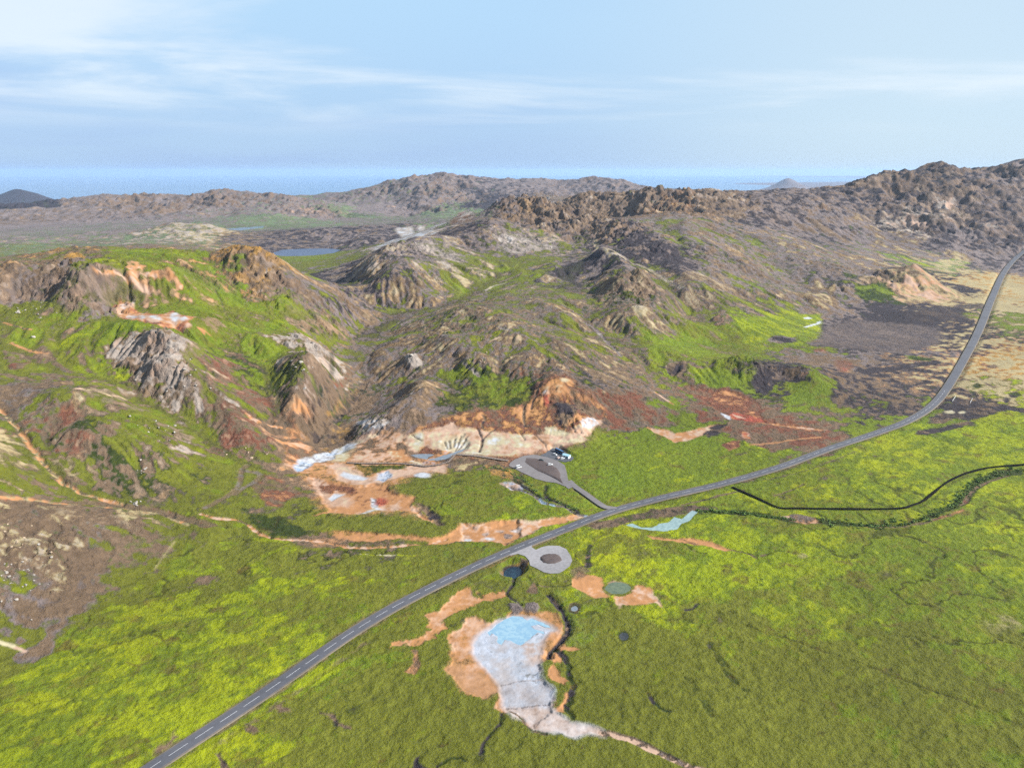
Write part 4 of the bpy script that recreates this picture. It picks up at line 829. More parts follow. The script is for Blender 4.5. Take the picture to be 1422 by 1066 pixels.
line(C7([(500,330),(420,350),(300,380)]), 2.2, 'DK:2 BR:3', .4, .6); line(C7([(600,350),(660,330),(700,310)]), 1.6, 'BR:2 G4:1', .4, .6); line(C7([(560,300),(700,268),(870,205)]), 1.5, 'BR:2 DK:2', .4, .5, .7); line(C7([(300,500),(340,530),(380,540)]), 1.2, 'G4:2 BR:1', .3, .5)
# clay pan in the foreground
patch(C3([(285,430),(305,540),(270,590),(330,660),(400,720),(450,722),(530,700),(500,780),(560,800),(600,800),(690,870),(800,790),(795,700),(740,640),(730,560),(780,520),(840,460),(852,380),(830,330),(770,300),(720,310),(600,290),(560,340),(480,362),(420,332),(370,345),(350,390),(300,400)]), 'OR:5 OC:1 PK:3 BR:1', .9, 1.2, .7, ps=.5)
patch(C3([(0,485),(20,452),(130,440),(200,390),(178,325),(240,300),(330,200),(400,198),(430,240),(560,200),(570,232),(450,260),(350,290),(290,330),(270,352),(290,400),(230,412),(200,450),(130,480),(60,470)]), 'OR:5 OC:1 PK:2 BR:1', 1.2, .8, .5, ps=.5)
patch(C3([(110,490),(140,500),(150,570),(120,612),(78,600),(120,560)]), 'OR:3 BR:1', .6, .7, .3)
patch(C3([(830,460),(920,490),(850,502),(840,545),(800,560),(830,620),(862,640),(850,665),(790,640),(765,600),(800,560),(760,530),(800,500)]), 'OR:5', .6, .6, .4)
patch(C3([(870,688),(882,700),(845,795),(800,795),(838,740),(848,700)]), 'OR:5', .5, .6, .4)
patch(C3([(300,560),(420,600),(520,650),(540,700),(450,720),(380,690),(330,640),(270,590)]), 'PK:3 OR:3', 1, 5, alpha=.8, ps=1)
patch(C3([(470,390),(420,420),(395,500),(440,560),(500,620),(540,660),(545,760),(570,790),(600,820),(680,835),(700,880),(800,892),(900,922),(950,902),(1040,905),(1040,880),(950,850),(880,842),(820,800),(780,770),(802,690),(745,640),(728,530),(745,450),(785,405),(820,395),(760,350),(700,330),(600,322),(540,345)]), 'WH:3 BL:2 PK:.4', .5, 3.5, .35, alpha=.95, ps=1.2)
patch(C3([(545,660),(745,642),(802,690),(780,770),(600,780),(560,770)]), 'WH:2 BL:1 PK:.6 SC:.6', .4, 3.5, alpha=.85, ps=1.5)
patch(C3([(545,770),(700,765),(785,768),(820,800),(880,842),(950,850),(1040,880),(1040,908),(950,902),(900,922),(800,892),(700,882),(680,838),(600,822)]), 'PK:4 WH:2 SC:1', .4, 2.5, ps=1.0)
patch(C3([(640,440),(740,430),(735,500),(728,540),(700,560),(660,500)]), 'WH:2 PK:2', .5, 4, alpha=.6)
line(C3([(545,660),(620,640),(745,632)]), .8, 'SC:2 PK:1', 0, .3, .6); line(C3([(570,775),(680,760),(785,752)]), .8, 'SC:2 PK:1', 0, .3, .6)
line(C3([(1030,893),(1120,912),(1200,938),(1290,985),(1400,1032),(1480,1066),(1600,1110)]), 3.2, 'PK:3 SC:1 BR:1', .5, .3)
line(C3([(1060,882),(1130,902),(1210,928),(1300,975),(1400,1018)]), .8, 'DK:3 BR:2', 0, .3)
line(C3([(770,225),(825,290),(862,350),(868,390),(842,440),(790,480),(772,520)]), 3.0, 'DK:5 BR:1', 2.2, .5)  # steep crack: its black shade is painted into the ground colour
line(C3([(605,130),(600,180),(570,220),(600,250),(640,280)]), 1.8, 'DK:3 G4:2', .8, .5)
line(C3([(800,480),(850,530),(870,620),(895,680),(860,760),(890,820)]), 2.6, 'DK:2 G4:4', .7, .8)
line(C3([(545,800),(540,850),(500,890),(460,930),(440,990)]), 1.6, 'DK:3 G4:2', .9, .6); line(C3([(590,790),(640,820),(690,880),(760,895)]), 1.4, 'G4:3 BR:2', .4, .6)
patch(C3([(130,1010),(150,1000),(145,1040),(190,1066),(110,1066)]), 'DK:6', .4, .5, 1.0); line(C3([(240,1050),(290,1020),(350,1010),(370,1030)]), 1.5, 'DK:1 G4:3', .3, .6)
patch(C3([(575,280),(620,270),(650,300),(600,320)]), 'SC:2 BR:2', .8, 1, -1.2); patch(C3(ell(695,290,34,24)), 'SC:4 RK:2', .8, 1, -1.6)
patch(C3([(880,160),(920,110),(960,128),(1032,140),(1042,200),(1070,240),(1000,242),(940,215),(895,190)]), 'PK:2 OR:4', .6, .8, .4)
patch(C3([(870,110),(930,90),(980,110),(960,130),(900,150)]), 'BR:3 OR:1', .8, 1.5, alpha=.8)
patch(C3([(1090,232),(1150,210),(1200,178),(1262,190),(1300,240),(1330,292),(1280,267),(1200,275),(1130,277),(1112,302),(1095,260)]), 'PK:3 OR:3', .6, .8, .4)
patch(C3(ell(1108,195,74,38)), 'G3:3 BR:1 PK:1', .7, .8, .2); patch(C3(ell(1137,425,30,26)), 'G4:3 DK:1', .4, .6, .4); patch(C3(ell(897,290,30,28)), 'RK:2 BR:2 G4:1', .5, .6, .5)
patch(C3([(670,205),(700,165),(720,190),(715,220),(672,218)]), 'BR:3 OR:1', .5, .6)
line(C3([(715,178),(760,185),(840,188),(880,178)]), 1.4, 'G4:2 BR:1', .3, .4); line(C3([(970,-10),(965,40),(960,90)]), 4, 'G4:3 BR:3 DK:1', .3, .7)
patch(C3([(470,150),(560,160),(570,200),(520,215),(440,180),(430,200),(450,240),(420,220),(410,170)]), 'OC:1 G3:2 DK:1 PK:1', .8, .8, .4)
line(C3([(870,0),(900,40),(940,80)]), 1.4, 'G1:3', 0, .3, .9)
line([(60,1120),(190,1050)], 3, 'G4:1 G3:2', 0, .5)
patch(crop(0,800,3.95,[(860,940),(960,850),(970,880),(900,960),(860,975)]), 'BR:4 G3:1', 1, 1.5); patch(crop(200,880,4.44,[(440,740),(470,735),(490,780),(520,827),(480,827)]), 'OR:2 BR:2 DK:1', .5, .6, .3)
patch(crop(200,880,4.44,[(1090,485),(1160,490),(1200,550),(1280,560),(1270,580),(1190,565),(1140,510)]), 'BR:2 DK:1 G4:1', .8, .8, .3)
patch(crop(200,880,4.44,[(620,540),(700,590),(670,610),(630,580)]), 'BR:2', .6, .8); patch(crop(200,880,4.44,[(800,450),(850,430),(910,470),(840,480)]), 'BR:2', .6, .8)
line(crop(200,880,4.44,[(1421,20),(1200,170),(980,330),(800,450),(640,560),(430,700)]), 3, 'BR:2 G3:2', .3, .7, .6)
line(C5([(240,690),(290,780),(330,830),(370,860)]), 4, 'DK:1 G4:2 G3:2', .3, 1.2, .8); line(C5([(0,880),(40,930),(80,945)]), 2, 'DK:2 G4:2', .4, .7); line(C5([(140,560),(170,555),(190,540)]), 1.6, 'DK:4', .6, .5)
line(C5([(260,570),(420,640),(560,680),(700,730),(850,780),(1000,840),(1200,910),(1422,1000)]), 1.6, 'G4:2 G3:2', .25, .6, .6); line(C5([(150,820),(200,890),(240,960)]), 3, 'G4:3 G3:1', .3, 1.2, .7)
patch(C5([(1250,580),(1340,560),(1420,590),(1400,640),(1300,640)]), 'G2:1 TN:1 G3:1', 3, 5, alpha=.6)
patch(C5([(40,420),(130,400),(240,440),(300,510),(200,520),(80,490)]), 'G1:6', 3, 12, alpha=.6); patch(C5([(420,360),(560,330),(700,390),(740,430),(560,440),(460,420)]), 'G1:6', 3, 12, alpha=.6)
# deep-water hollow by the road and lake basins
patch(crop(680,740,10.15,[(120,540),(180,450),(280,390),(430,375),(520,420),(480,500),(380,570),(250,600),(160,590)]), 'OC:1 G3:1 BR:1 OR:1', .4, .8)
patch(crop(680,740,10.15,ell(330,480,150,92)), 'DK:3 SC:1', .3, .5, 4.0)
patch(crop(680,740,10.15,[(430,350),(560,380),(540,440),(470,470),(440,420)]), 'BR:4 DK:1', .4, .6); patch(crop(680,740,10.15,ell(190,560,50,22)), 'CR:2 SC:1', .4, .6)
line(crop(680,740,10.15,[(0,470),(180,385),(350,290)]), .8, 'OC:2 OR:1', 0, .1); line(crop(680,740,10.15,[(340,590),(440,530),(520,460),(545,420)]), .9, 'OC:2 TN:1', 0, .1)
line(crop(680,740,10.15,[(330,590),(360,650),(290,760)]), 1.6, 'DK:2 G4:2', .6, .3)
patch([(-60,289),(-60,270),(0,262),(84,262),(84,287),(40,289)], 'DK:5 G4:1', 1, 20)
log('patches')

# ------------------------------------------------------------------ roads and paved places pressed into the ground
HSM = blur(H, 10)
def profile(L, k=9):
    z = height(L[:, 0], L[:, 1], HSM); n = min(k, len(z) // 2)
    zz = np.concatenate([np.full(n, z[0]), z, np.full(n, z[-1])])
    return np.convolve(zz, np.ones(2 * n + 1) / (2 * n + 1), 'valid')
def press(L, prof, halfw, blend, gap, verge=None, vw=2.0):
    arcs = np.concatenate([[0], np.cumsum(np.hypot(*np.diff(L, axis=0).T))]); hw = np.broadcast_to(halfw, (len(L),))
    for q in range(0, len(L) - 1, 16):
        S_ = L[q:q + 17]; m_ = blend + hw[q:q + 17].max() + 3
        s = window(S_[:, 0].min() - m_, S_[:, 0].max() + m_, S_[:, 1].min() - m_, S_[:, 1].max() + m_)
        if X[s].size == 0: continue
        d, a = seg_dist(X[s], Y[s], S_); a = a + arcs[q]
        zr = np.interp(a, arcs, prof); h_ = np.interp(a, arcs, hw)
        m = 1 - sstep(h_ + 1.0, h_ + 1.0 + blend, d)
        g = gap + 0.0012 * np.hypot(X[s], Y[s])
        # one pass per stretch: only cells whose nearest piece this is
        Z[s] = np.where(m > 0, Z[s] * (1 - m) + (zr - g) * m, Z[s])
        if verge is not None:
            e = np.clip(1 - np.abs(d - h_ - vw * 0.5) / (vw * 0.9), 0, 1) * np.clip(0.7 + 0.8 * NC[s], 0, 1)
            c = pick(list(parse(verge)), (0.5 + 0.5 * np.tanh(1.6 * (NC[s] + 0.5 * NF1[s]))).astype(np.float32), 0.15)
            COL[s] = COL[s] * (1 - e[..., None] * 0.85) + c * e[..., None] * 0.85
def ribbon(L, prof, halfw, dz, off=0.0):
    T = np.gradient(L, axis=0); T /= np.hypot(T[:, 0], T[:, 1])[:, None] + 1e-9; N = np.stack([-T[:, 1], T[:, 0]], 1)
    hw = np.broadcast_to(halfw, (len(L),))[:, None]; cols = []
    for t in (-1, -0.92, 0, 0.92, 1):
        p = L + N * (hw * t + off); cols.append(np.column_stack([p, prof + dz - (0.35 if abs(t) == 1 else 0) + (0.06 if t == 0 else 0)]))
    V = np.stack(cols, 1).reshape(-1, 3); F = []
    for i in range(len(L) - 1):
        for j in range(4):
            a = i * 5 + j; F.append((a, a + 1, a + 6, a + 5))
    return V, F
rp = profile(ROAD, 14)
rhw = 3.7 + 2.0 * np.clip((ROAD[:, 1] - 500) / 800, 0, 1)
press(ROAD, rp, rhw, 6.0, 0.30, 'G4:3 BR:3 DK:1 G3:1', 2.4)
sp = profile(SPUR, 6); sp[-3:] = rp[np.argmin(np.hypot(*(ROAD - SPUR[0]).T))] * 0 + sp[-3:]
# car park loop and lay-by: level pads
LOOP = flatpoly(C11([(170,330),(330,265),(500,245),(700,285),(880,345),(1000,425),(1035,560),(1055,680),(1130,780),(1060,810),(1010,770),(860,712),(700,692),(520,645),(370,575),(260,522),(170,475),(80,430),(100,380)]))
ISLE = flatpoly(C11([(350,375),(400,320),(520,308),(620,335),(740,400),(880,470),(930,560),(945,640),(960,720),(900,680),(730,590),(560,520),(430,430)]))
LOT = flatpoly(C11([(600,262),(690,215),(800,140),(900,150),(1000,205),(1150,300),(1110,350),(1000,372),(890,345),(700,283)]))
C6 = lambda p: crop(680, 740, 10.15, p)
BAY = flatpoly(C6([(250,300),(350,250),(500,160),(575,125),(600,150),(595,195),(650,230),(740,190),(830,170),(980,175),(1080,220),(1140,310),(1165,380),(1130,460),(1050,520),(980,560),(850,565),(760,545),(660,490),(570,450),(555,380),(500,320),(400,285),(300,310)]))
BAYISLE = flatpoly(C6(ell(860, 358, 150, 72, 22)))
def level_pad(P, z, blend=4.0):
    s = window(P[:, 0].min() - 8, P[:, 0].max() + 8, P[:, 1].min() - 8, P[:, 1].max() + 8)
    d = sdf(X[s], Y[s], P); m = 1 - sstep(0.5, blend, d); Z[s] = Z[s] * (1 - m) + (z - 0.28) * m
    return s, d
zl = float(np.mean(height(LOOP[:, 0], LOOP[:, 1], HSM))); zb = float(np.mean(height(BAY[:, 0], BAY[:, 1], HSM)))
k0 = int(np.argmin(np.hypot(*(ROAD - BAY.mean(0)).T))); zb = float(rp[k0])
kj = int(np.argmin(np.hypot(*(ROAD - SPUR[0]).T)))
sp = np.interp(np.arange(len(SPUR)), [0, len(SPUR) * 0.25, len(SPUR) - 1], [rp[kj] - 0.02, rp[kj] + 0.0, zl])
press(SPUR, sp, 2.9, 4.0, 0.30, 'G4:2 BR:3 SC:1', 1.4)
for P, z in ((LOOP, zl), (LOT, zl), (BAY, zb)): level_pad(P, z)
log('pads', zl, zb)

# gravel track on the right plain
TRACK = catmull(flatpoly(C5([(318,96),(345,108),(400,132),(450,155),(500,175),(560,176),(700,178),(850,179),(960,176),(1000,165),(1040,150),(1080,118),(1115,90),(1160,62),(1220,38),(1300,20),(1422,10),(1560,0)])), 3.0)
tp = profile(TRACK, 5); press(TRACK, tp, 1.3, 3.0, 0.12, 'G4:3 G3:3', 0.6)

# ------------------------------------------------------------------ water basins
def basin(P, level, depth, shore=3.0, rough=0.6):
    s = window(P[:, 0].min() - 12, P[:, 0].max() + 12, P[:, 1].min() - 12, P[:, 1].max() + 12)
    d = sdf(X[s] + rough * W1[s], Y[s] + rough * W2[s], P)
    k = CELL[s]
    inside = level - depth * np.clip(-d / (2.5 + k), 0.08, 1)
    ring = np.clip(1 - d / (shore + 2 * k), 0, 1)
    Z[s] = np.where(d < 0, inside, np.where(ring > 0, np.maximum(Z[s] * (1 - ring) + (level + 0.10 + 0.05 * k) * ring, level + 0.05), Z[s]))
def water_mat(name, col, rough=0.12, col2=None, sc_=0.15, spec=0.5):
    col2 = tuple(c * MK for c in (col2 or col)); col = tuple(c * MK for c in col)
    m = bpy.data.materials.new(name); m.use_nodes = True; t = NT(m.node_tree)
    g = t.new('ShaderNodeTexCoord')
    n = t.new('ShaderNodeTexNoise', i_Vector=g.outputs['Object'], i_Scale=sc_, i_Detail=6.0, i_Roughness=0.6, i_Distortion=0.6)
    f = t.ramp(n.outputs[0], 0.40, 0.62)
    n3 = t.new('ShaderNodeTexNoise', i_Vector=g.outputs['Object'], i_Scale=1.3, i_Detail=3.0)
    bp = t.new('ShaderNodeBump', i_Height=n3.outputs[0], i_Strength=0.08, i_Distance=0.2)
    b = t.new('ShaderNodeBsdfPrincipled', i_Base_Color=t.mix(f, col, col2 or col), i_Roughness=rough, i_Normal=bp.outputs[0])
    b.inputs['Specular IOR Level'].default_value = spec
    o = t.new('ShaderNodeOutputMaterial'); t.l.new(b.outputs[0], o.inputs[0]); return m
WATERS = []
def water(name, pts, mat, depth=1.0, label=None, level=None, flat=None, rough=0.6, drop=0.25):
    P = world_poly(pts, flat)
    if level is None:
        s = window(P[:, 0].min(), P[:, 0].max(), P[:, 1].min(), P[:, 1].max()); d = sdf(X[s], Y[s], P)
        level = float(np.percentile(Z[s][d < 1.5], 40)) - drop if (d < 1.5).any() else float(height(*P.mean(0))) - drop
    basin(P, level, depth, rough=rough)
    c = P.mean(0); Q = c + (P - c) * (1 + 1.6 * rough / max(1.0, np.hypot(*(P - c).T).mean()))
    WATERS.append((name, Q, level, mat, label))
M_pool = water_mat('milky_blue_water', (0.17, 0.30, 0.42), 0.3, (0.24, 0.37, 0.46), 0.35)
M_crater = water_mat('dark_blue_water', (0.012, 0.022, 0.04), 0.4, (0.02, 0.045, 0.07), 0.3, 0.15)
M_dark = water_mat('slate_water', (0.03, 0.035, 0.04), 0.5, (0.05, 0.055, 0.06), 0.4, 0.15)
M_green = water_mat('green_water', (0.08, 0.11, 0.075), 0.3, (0.12, 0.15, 0.095), 0.4, 0.25)
M_turq = water_mat('pale_turquoise_water', (0.17, 0.25, 0.26), 0.3, (0.24, 0.33, 0.33), 0.4)
M_lake = water_mat('lake_water', (0.04, 0.055, 0.11), 0.35, (0.05, 0.07, 0.13), 0.01, 0.2)
M_lake2 = water_mat('deep_lake_water', (0.008, 0.05, 0.09), 0.1, (0.01, 0.06, 0.11), 0.01)
M_grey = water_mat('grey_mud_water', (0.12, 0.15, 0.19), 0.35, (0.18, 0.20, 0.23), 0.6)
water('geothermal_pool', C3([(478,402),(500,385),(520,368),(560,340),(600,322),(650,328),(670,345),(690,335),(745,352),(775,368),(785,380),(750,378),(720,365),(690,372),(700,385),(750,398),(752,410),(720,402),(690,425),(660,445),(640,465),(620,458),(590,440),(565,436),(545,465),(525,455),(528,425),(505,405),(490,425)]), M_pool, 0.6, 'milky blue hot pool on pale clay in the foreground', drop=0.05, rough=0.5)
water('crater_pond', C6(ell(330, 485, 138, 82, 20, rot=-0.2)), M_crater, 2.0, 'dark blue round pond in a crater beside the road', drop=1.6, rough=0.2)
water('green_pond', C3(ell(1108, 192, 62, 29, 18)), M_green, 1.0, 'murky green pond between two orange clay patches', drop=0.3, rough=0.4)
water('grey_pond', C3(ell(1137, 424, 23, 20, 14)), M_dark, 1.0, 'small dark grey pond alone in the grass', drop=0.2, rough=0.3)
water('mud_spring', C3(ell(898, 291, 17, 14, 12)), M_grey, 0.6, 'small grey mud spring with a light rim in the grass', drop=0.15, rough=0.3)
water('creek_pool', C7([(112,446),(140,452),(190,462),(240,466),(285,458),(300,440),(325,432),(352,402),(335,396),(322,404),(300,424),(275,418),(255,436),(225,440),(205,452),(170,452),(140,438)]), M_turq, 0.7, 'pale turquoise stream pool below the road junction', drop=0.25, rough=0.5)
water('spring_pool', C2([(752,402),(800,392),(870,390),(905,398),(870,415),(860,430),(900,425),(960,400),(1010,385),(1060,360),(1095,340),(1080,370),(1020,400),(990,425),(930,440),(880,440),(830,425),(790,420)]), M_grey, 0.5, 'grey blue hot spring pools under the white clay slope', drop=0.1, rough=0.5)
water('lake', [(376,352),(392,347),(420,345.4),(460,345.2),(474,347),(462,352),(430,356),(405,357),(390,356)], M_lake, 4, 'grey blue lake in the basin behind the left hills', level=10.0, flat=10.0, rough=2)
water('distant_lake', [(286,322),(300,319),(330,316.5),(352,315),(368,313),(364,316.5),(345,318.5),(325,321),(305,323.5),(292,325)], M_lake2, 4, 'narrow dark teal lake at the foot of the far hills', level=10.0, flat=10.0, rough=2)
log('water')

# ------------------------------------------------------------------ small relief of tussocks, clods and stones
plain = 1 - HIL
clay = (sstep(0.17, 0.225, COL[..., 0]) * sstep(0.03, 0.045, COL[..., 2])).astype(np.float32)
tus = fbm(X, Y, 7.0, 5, 201, 0.62, CELL * 0.6); tus2 = fbm(X * 0.8 + Y * 0.6, (Y * 0.8 - X * 0.6) * 2.2, 12.0, 4, 211, 0.6, CELL * 0.9)
mask = np.ones_like(Z, dtype=np.float32)
def mask_out(L, hw, m_=3.0):
    for q in range(0, len(L) - 1, 24):
        S_ = L[q:q + 25]; s = window(S_[:, 0].min() - 14, S_[:, 0].max() + 14, S_[:, 1].min() - 14, S_[:, 1].max() + 14)
        if X[s].size == 0: continue
        d, _ = seg_dist(X[s], Y[s], S_); mask[s] = np.minimum(mask[s], sstep(hw, hw + m_, d))
mask_out(ROAD, 6.5); mask_out(SPUR, 3.8, 2); mask_out(TRACK, 2.0, 2)
for P in (LOOP, LOT, BAY): s = window(P[:, 0].min() - 5, P[:, 0].max() + 5, P[:, 1].min() - 5, P[:, 1].max() + 5); mask[s] = np.minimum(mask[s], sstep(0.5, 3, sdf(X[s], Y[s], P)))
for (nm, P, lv, mt, lb) in WATERS: s = window(P[:, 0].min() - 5, P[:, 0].max() + 5, P[:, 1].min() - 5, P[:, 1].max() + 5); mask[s] = np.minimum(mask[s], sstep(-0.5, 3, sdf(X[s], Y[s], P)))
Z += mask * (1 - 0.75 * clay) * (0.40 * tus + 0.36 * tus2 * plain + HIL * (0.6 * fbm(X, Y, 14.0, 4, 221, 0.62, CELL * 0.7) + 0.10 * STR * CELL))
stone = np.clip(CRG / 6, 0, 1)
q1, q2, qr = worley(X + 3 * W1, Y + 3 * W2, 9.0, 3)
bl = np.clip((9.0 / CELL - 2) / 2, 0, 1)
Z += mask * stone * (1.6 * fbm(X, Y, 11.0, 5, 231, 0.6, CELL * 0.7, ridged=True) + bl * (3.2 * (qr - 0.5) + 2.2 * np.clip(q2 - q1, 0, 0.35)))
q1, q2, qr = worley(X + 5 * W1, Y + 5 * W2, 19.0, 6)
Z += mask * stone * sstep(1300, 900, rf) * (6.0 * (qr - 0.5) + 4 * np.clip(q2 - q1, 0, 0.3))
rg = fbm(X + 14 * W1 + 20 * W3, Y + 14 * W2 + 20 * W4, 75.0, 7, 341, 0.58, CELL * 0.6, ridged=True)
Z += mask * np.clip(CRG / 9, 0, 1.6) * sstep(1100, 1900, rf) * 4.5 * (rg - 0.45)
# tint: lighter tops, darker hollows between tussocks, and a slow drift of tone over tens of metres
tone = 1 + 0.11 * NF1 + 0.08 * np.clip(tus, -1, 1) + 0.10 * W3 + 0.08 * NC + 0.13 * fbm(X, Y, 150.0, 3, 381)
isg = (COL[..., 1] > COL[..., 0] * 1.02).astype(np.float32)
yel = np.clip(0.5 + 0.55 * fbm(X, Y, 90.0, 5, 241, 0.55, CELL * 0.7), 0, 1) * isg
COL *= tone[..., None].clip(0.55, 1.6)
COL[..., 0] *= 1 + 0.22 * (yel - 0.5); COL[..., 1] *= 1 + 0.08 * (yel - 0.5)
# speckle of pale stones on brown ground and dead grass in the green
sp1 = np.where(rf < 450, gnoise(X / 1.4, Y / 1.4, 251), gnoise((thf[None] + 0 * Z) / 0.0032, (uf[:, None] + 0 * Z) / 0.0040, 252))
spk = np.clip((sp1 - 0.62) * 6, 0, 1) * HIL * np.clip(0.25 + 0.9 * NC, 0, 1) * 0.55
COL = COL * (1 - spk[..., None]) + spk[..., None] * (lin((196, 184, 170)) * PAL_K).astype(np.float32)
dkg = np.clip((gnoise(X / 3.1, Y / 2.3, 261) * np.clip(2.4 / CELL - 0.6, 0, 1) + 0.5 * NC - 0.62) * 4, 0, 1) * 0.5 * isg
COL = COL * (1 - dkg[..., None]) + dkg[..., None] * (lin((66, 64, 28)) * PAL_K).astype(np.float32)
# fine drainage lines, wet hollows and worn spots in the grass
dl = np.abs(gnoise((X + 10 * W3 + 3 * W1) / 46.0, (Y + 10 * W4 + 3 * W2) / 46.0, 351)) + 0.008 * NF1
dm = np.clip(0.35 + 1.5 * fbm(X, Y, 200.0, 2, 361), 0, 1) * plain * isg * mask
dw = np.clip(1.3 - dl / (0.030 + 0.030 * CELL), 0, 1) * dm
COL = COL * (1 - 0.7 * dw[..., None]) + 0.7 * dw[..., None] * (lin((60, 58, 28)) * PAL_K).astype(np.float32); Z -= 0.45 * dw
ws2 = np.clip((fbm(X + 4 * W1, (Y + 4 * W2) * 1.6, 26.0, 4, 371, 0.6, CELL) - 0.55) * 3, 0, 1) * plain * isg * mask * 0.6
COL = COL * (1 - ws2[..., None]) + ws2[..., None] * (lin((112, 92, 50)) * PAL_K).astype(np.float32)
COL = COL.clip(0.004, 0.9).astype(np.float32)
log('detail')

# ------------------------------------------------------------------ ground mesh
def grid_mesh(name, X, Y, Z, col=None):
    nr, nc = X.shape; me = bpy.data.meshes.new(name)
    co = np.empty((nr * nc, 3), np.float32); co[:, 0] = X.ravel(); co[:, 1] = Y.ravel(); co[:, 2] = Z.ravel()
    idx = np.arange(nr * nc, dtype=np.int32).reshape(nr, nc)
    q = np.stack([idx[:-1, :-1], idx[:-1, 1:], idx[1:, 1:], idx[1:, :-1]], -1).reshape(-1, 4)
    me.vertices.add(nr * nc); me.vertices.foreach_set('co', co.ravel()); nq = len(q)
    me.loops.add(nq * 4); me.polygons.add(nq)
    me.loops.foreach_set('vertex_index', q.ravel()); me.polygons.foreach_set('loop_start', np.arange(nq, dtype=np.int32) * 4)
    try: me.polygons.foreach_set('loop_total', np.full(nq, 4, np.int32))
    except Exception: pass
    me.update(calc_edges=False)
    me.shade_smooth()
    if col is not None:
        at = me.attributes.new('ground_colour', 'FLOAT_COLOR', 'POINT')
        c4 = np.ones((nr * nc, 4), np.float32); c4[:, :3] = col.reshape(-1, 3); c4[:, 3] = (1 - 0.8 * clay).ravel(); at.data.foreach_set('color', c4.ravel())
    return me
gm = grid_mesh('ground', X, Y, Z, COL)
ground = link(bpy.data.objects.new('ground', gm)); tag(ground, 'green grassland, brown hills and rocky ridges', 'ground', kind='structure')
mg = bpy.data.materials.new('ground'); mg.use_nodes = True; t = NT(mg.node_tree)
at = t.new('ShaderNodeAttribute', attribute_name='ground_colour'); geo = t.new('ShaderNodeNewGeometry'); tc = t.new('ShaderNodeTexCoord')
n1 = t.new('ShaderNodeTexNoise', i_Vector=tc.outputs['Object'], i_Scale=1.3, i_Detail=6.0, i_Roughness=0.75)
n2 = t.new('ShaderNodeTexNoise', i_Vector=tc.outputs['Object'], i_Scale=0.22, i_Detail=6.0, i_Roughness=0.65)
k = t.math('ADD', t.math('MULTIPLY', n1.outputs[0], 0.9), t.math('MULTIPLY', n2.outputs[0], 0.9))       # about 0.9
k = t.math('ADD', t.math('MULTIPLY', t.math('MULTIPLY', t.math('SUBTRACT', k, 0.9), 1.2), t.math('MULTIPLY', at.outputs['Alpha'], 0.7)), 1.0)
cmb = t.new('ShaderNodeCombineXYZ', i_0=k, i_1=k, i_2=k)
colm = t.mix(1.0, at.outputs['Color'], cmb.outputs[0], 'MULTIPLY')
bp = t.new('ShaderNodeBump', i_Height=t.math('ADD', n1.outputs[0], t.math('MULTIPLY', n2.outputs[0], 4.0)), i_Strength=t.math('MULTIPLY', at.outputs['Alpha'], 0.8), i_Distance=0.9)
b = t.new('ShaderNodeBsdfPrincipled', i_Base_Color=colm, i_Roughness=0.95, i_Normal=bp.outputs[0]); b.inputs['Specular IOR Level'].default_value = 0.15
o = t.new('ShaderNodeOutputMaterial'); t.l.new(b.outputs[0], o.inputs[0]); gm.materials.append(mg)
ZF = Z
def ground_z(x, y):
    r = math.hypot(x, y); th = math.atan2(x, y)
    fi = np.interp(math.log(r), uf, np.arange(NF)); fj = (th - thf[0]) / DTF
    return float(samp(ZF, np.array([fi]), np.array([fj]))[0])
log('ground mesh')

def fill_poly(P, z, name, mat, parent=None):
    """flat n-gon, triangulated, at height z"""
    import bmesh
    bm = bmesh.new(); vs = [bm.verts.new((float(x), float(y), z)) for x, y in P]
    f = bm.faces.new(vs); f.normal_update()
    if f.normal.z < 0: f.normal_flip()
    bmesh.ops.triangulate(bm, faces=[f])
    me = bpy.data.meshes.new(name); bm.to_mesh(me); bm.free(); me.materials.append(mat)
    return link(bpy.data.objects.new(name, me), parent)
for nm, P, lv, mt, lb in WATERS:
    o = fill_poly(P, lv, nm, mt); tag(o, lb, 'water', kind='structure')
# the sea: rings out to the horizon
M_sea = water_mat('sea_water', (0.012, 0.08, 0.18), 0.2, (0.015, 0.09, 0.20), 0.0004, 0.5)
rs_ = np.exp(np.linspace(math.log(6000), math.log(62000), 40))[:, None]; ts_ = np.linspace(-1.5, 1.5, 90)[None]
sm = grid_mesh('sea', rs_ * np.sin(ts_), rs_ * np.cos(ts_), np.full((40, 90), -150.0)); sm.materials.append(M_sea)
tag(link(bpy.data.objects.new('sea', sm)), 'blue ocean reaching to the horizon', 'sea', kind='structure')

# ------------------------------------------------------------------ road surfaces
def asphalt(name, c1, c2, scale=0.25, spec=0.3):
    c1 = tuple(c * MK for c in c1); c2 = tuple(c * MK for c in c2)
    m = bpy.data.materials.new(name); m.use_nodes = True; t = NT(m.node_tree); g = t.new('ShaderNodeTexCoord')
    a = t.new('ShaderNodeTexNoise', i_Vector=g.outputs['Object'], i_Scale=scale, i_Detail=8.0, i_Roughness=0.7); b_ = t.new('ShaderNodeTexNoise', i_Vector=g.outputs['Object'], i_Scale=0.03, i_Detail=3.0)
    f = t.math('ADD', t.math('MULTIPLY', t.ramp(a.outputs[0], 0.3, 0.7), 0.6), t.math('MULTIPLY', t.ramp(b_.outputs[0], 0.35, 0.65), 0.4))
    p = t.new('ShaderNodeBsdfPrincipled', i_Base_Color=t.mix(f, c1, c2), i_Roughness=0.8); p.inputs['Specular IOR Level'].default_value = spec
    o = t.new('ShaderNodeOutputMaterial'); t.l.new(p.outputs[0], o.inputs[0]); return m
M_road = asphalt('asphalt', (0.060, 0.063, 0.078), (0.090, 0.092, 0.110))
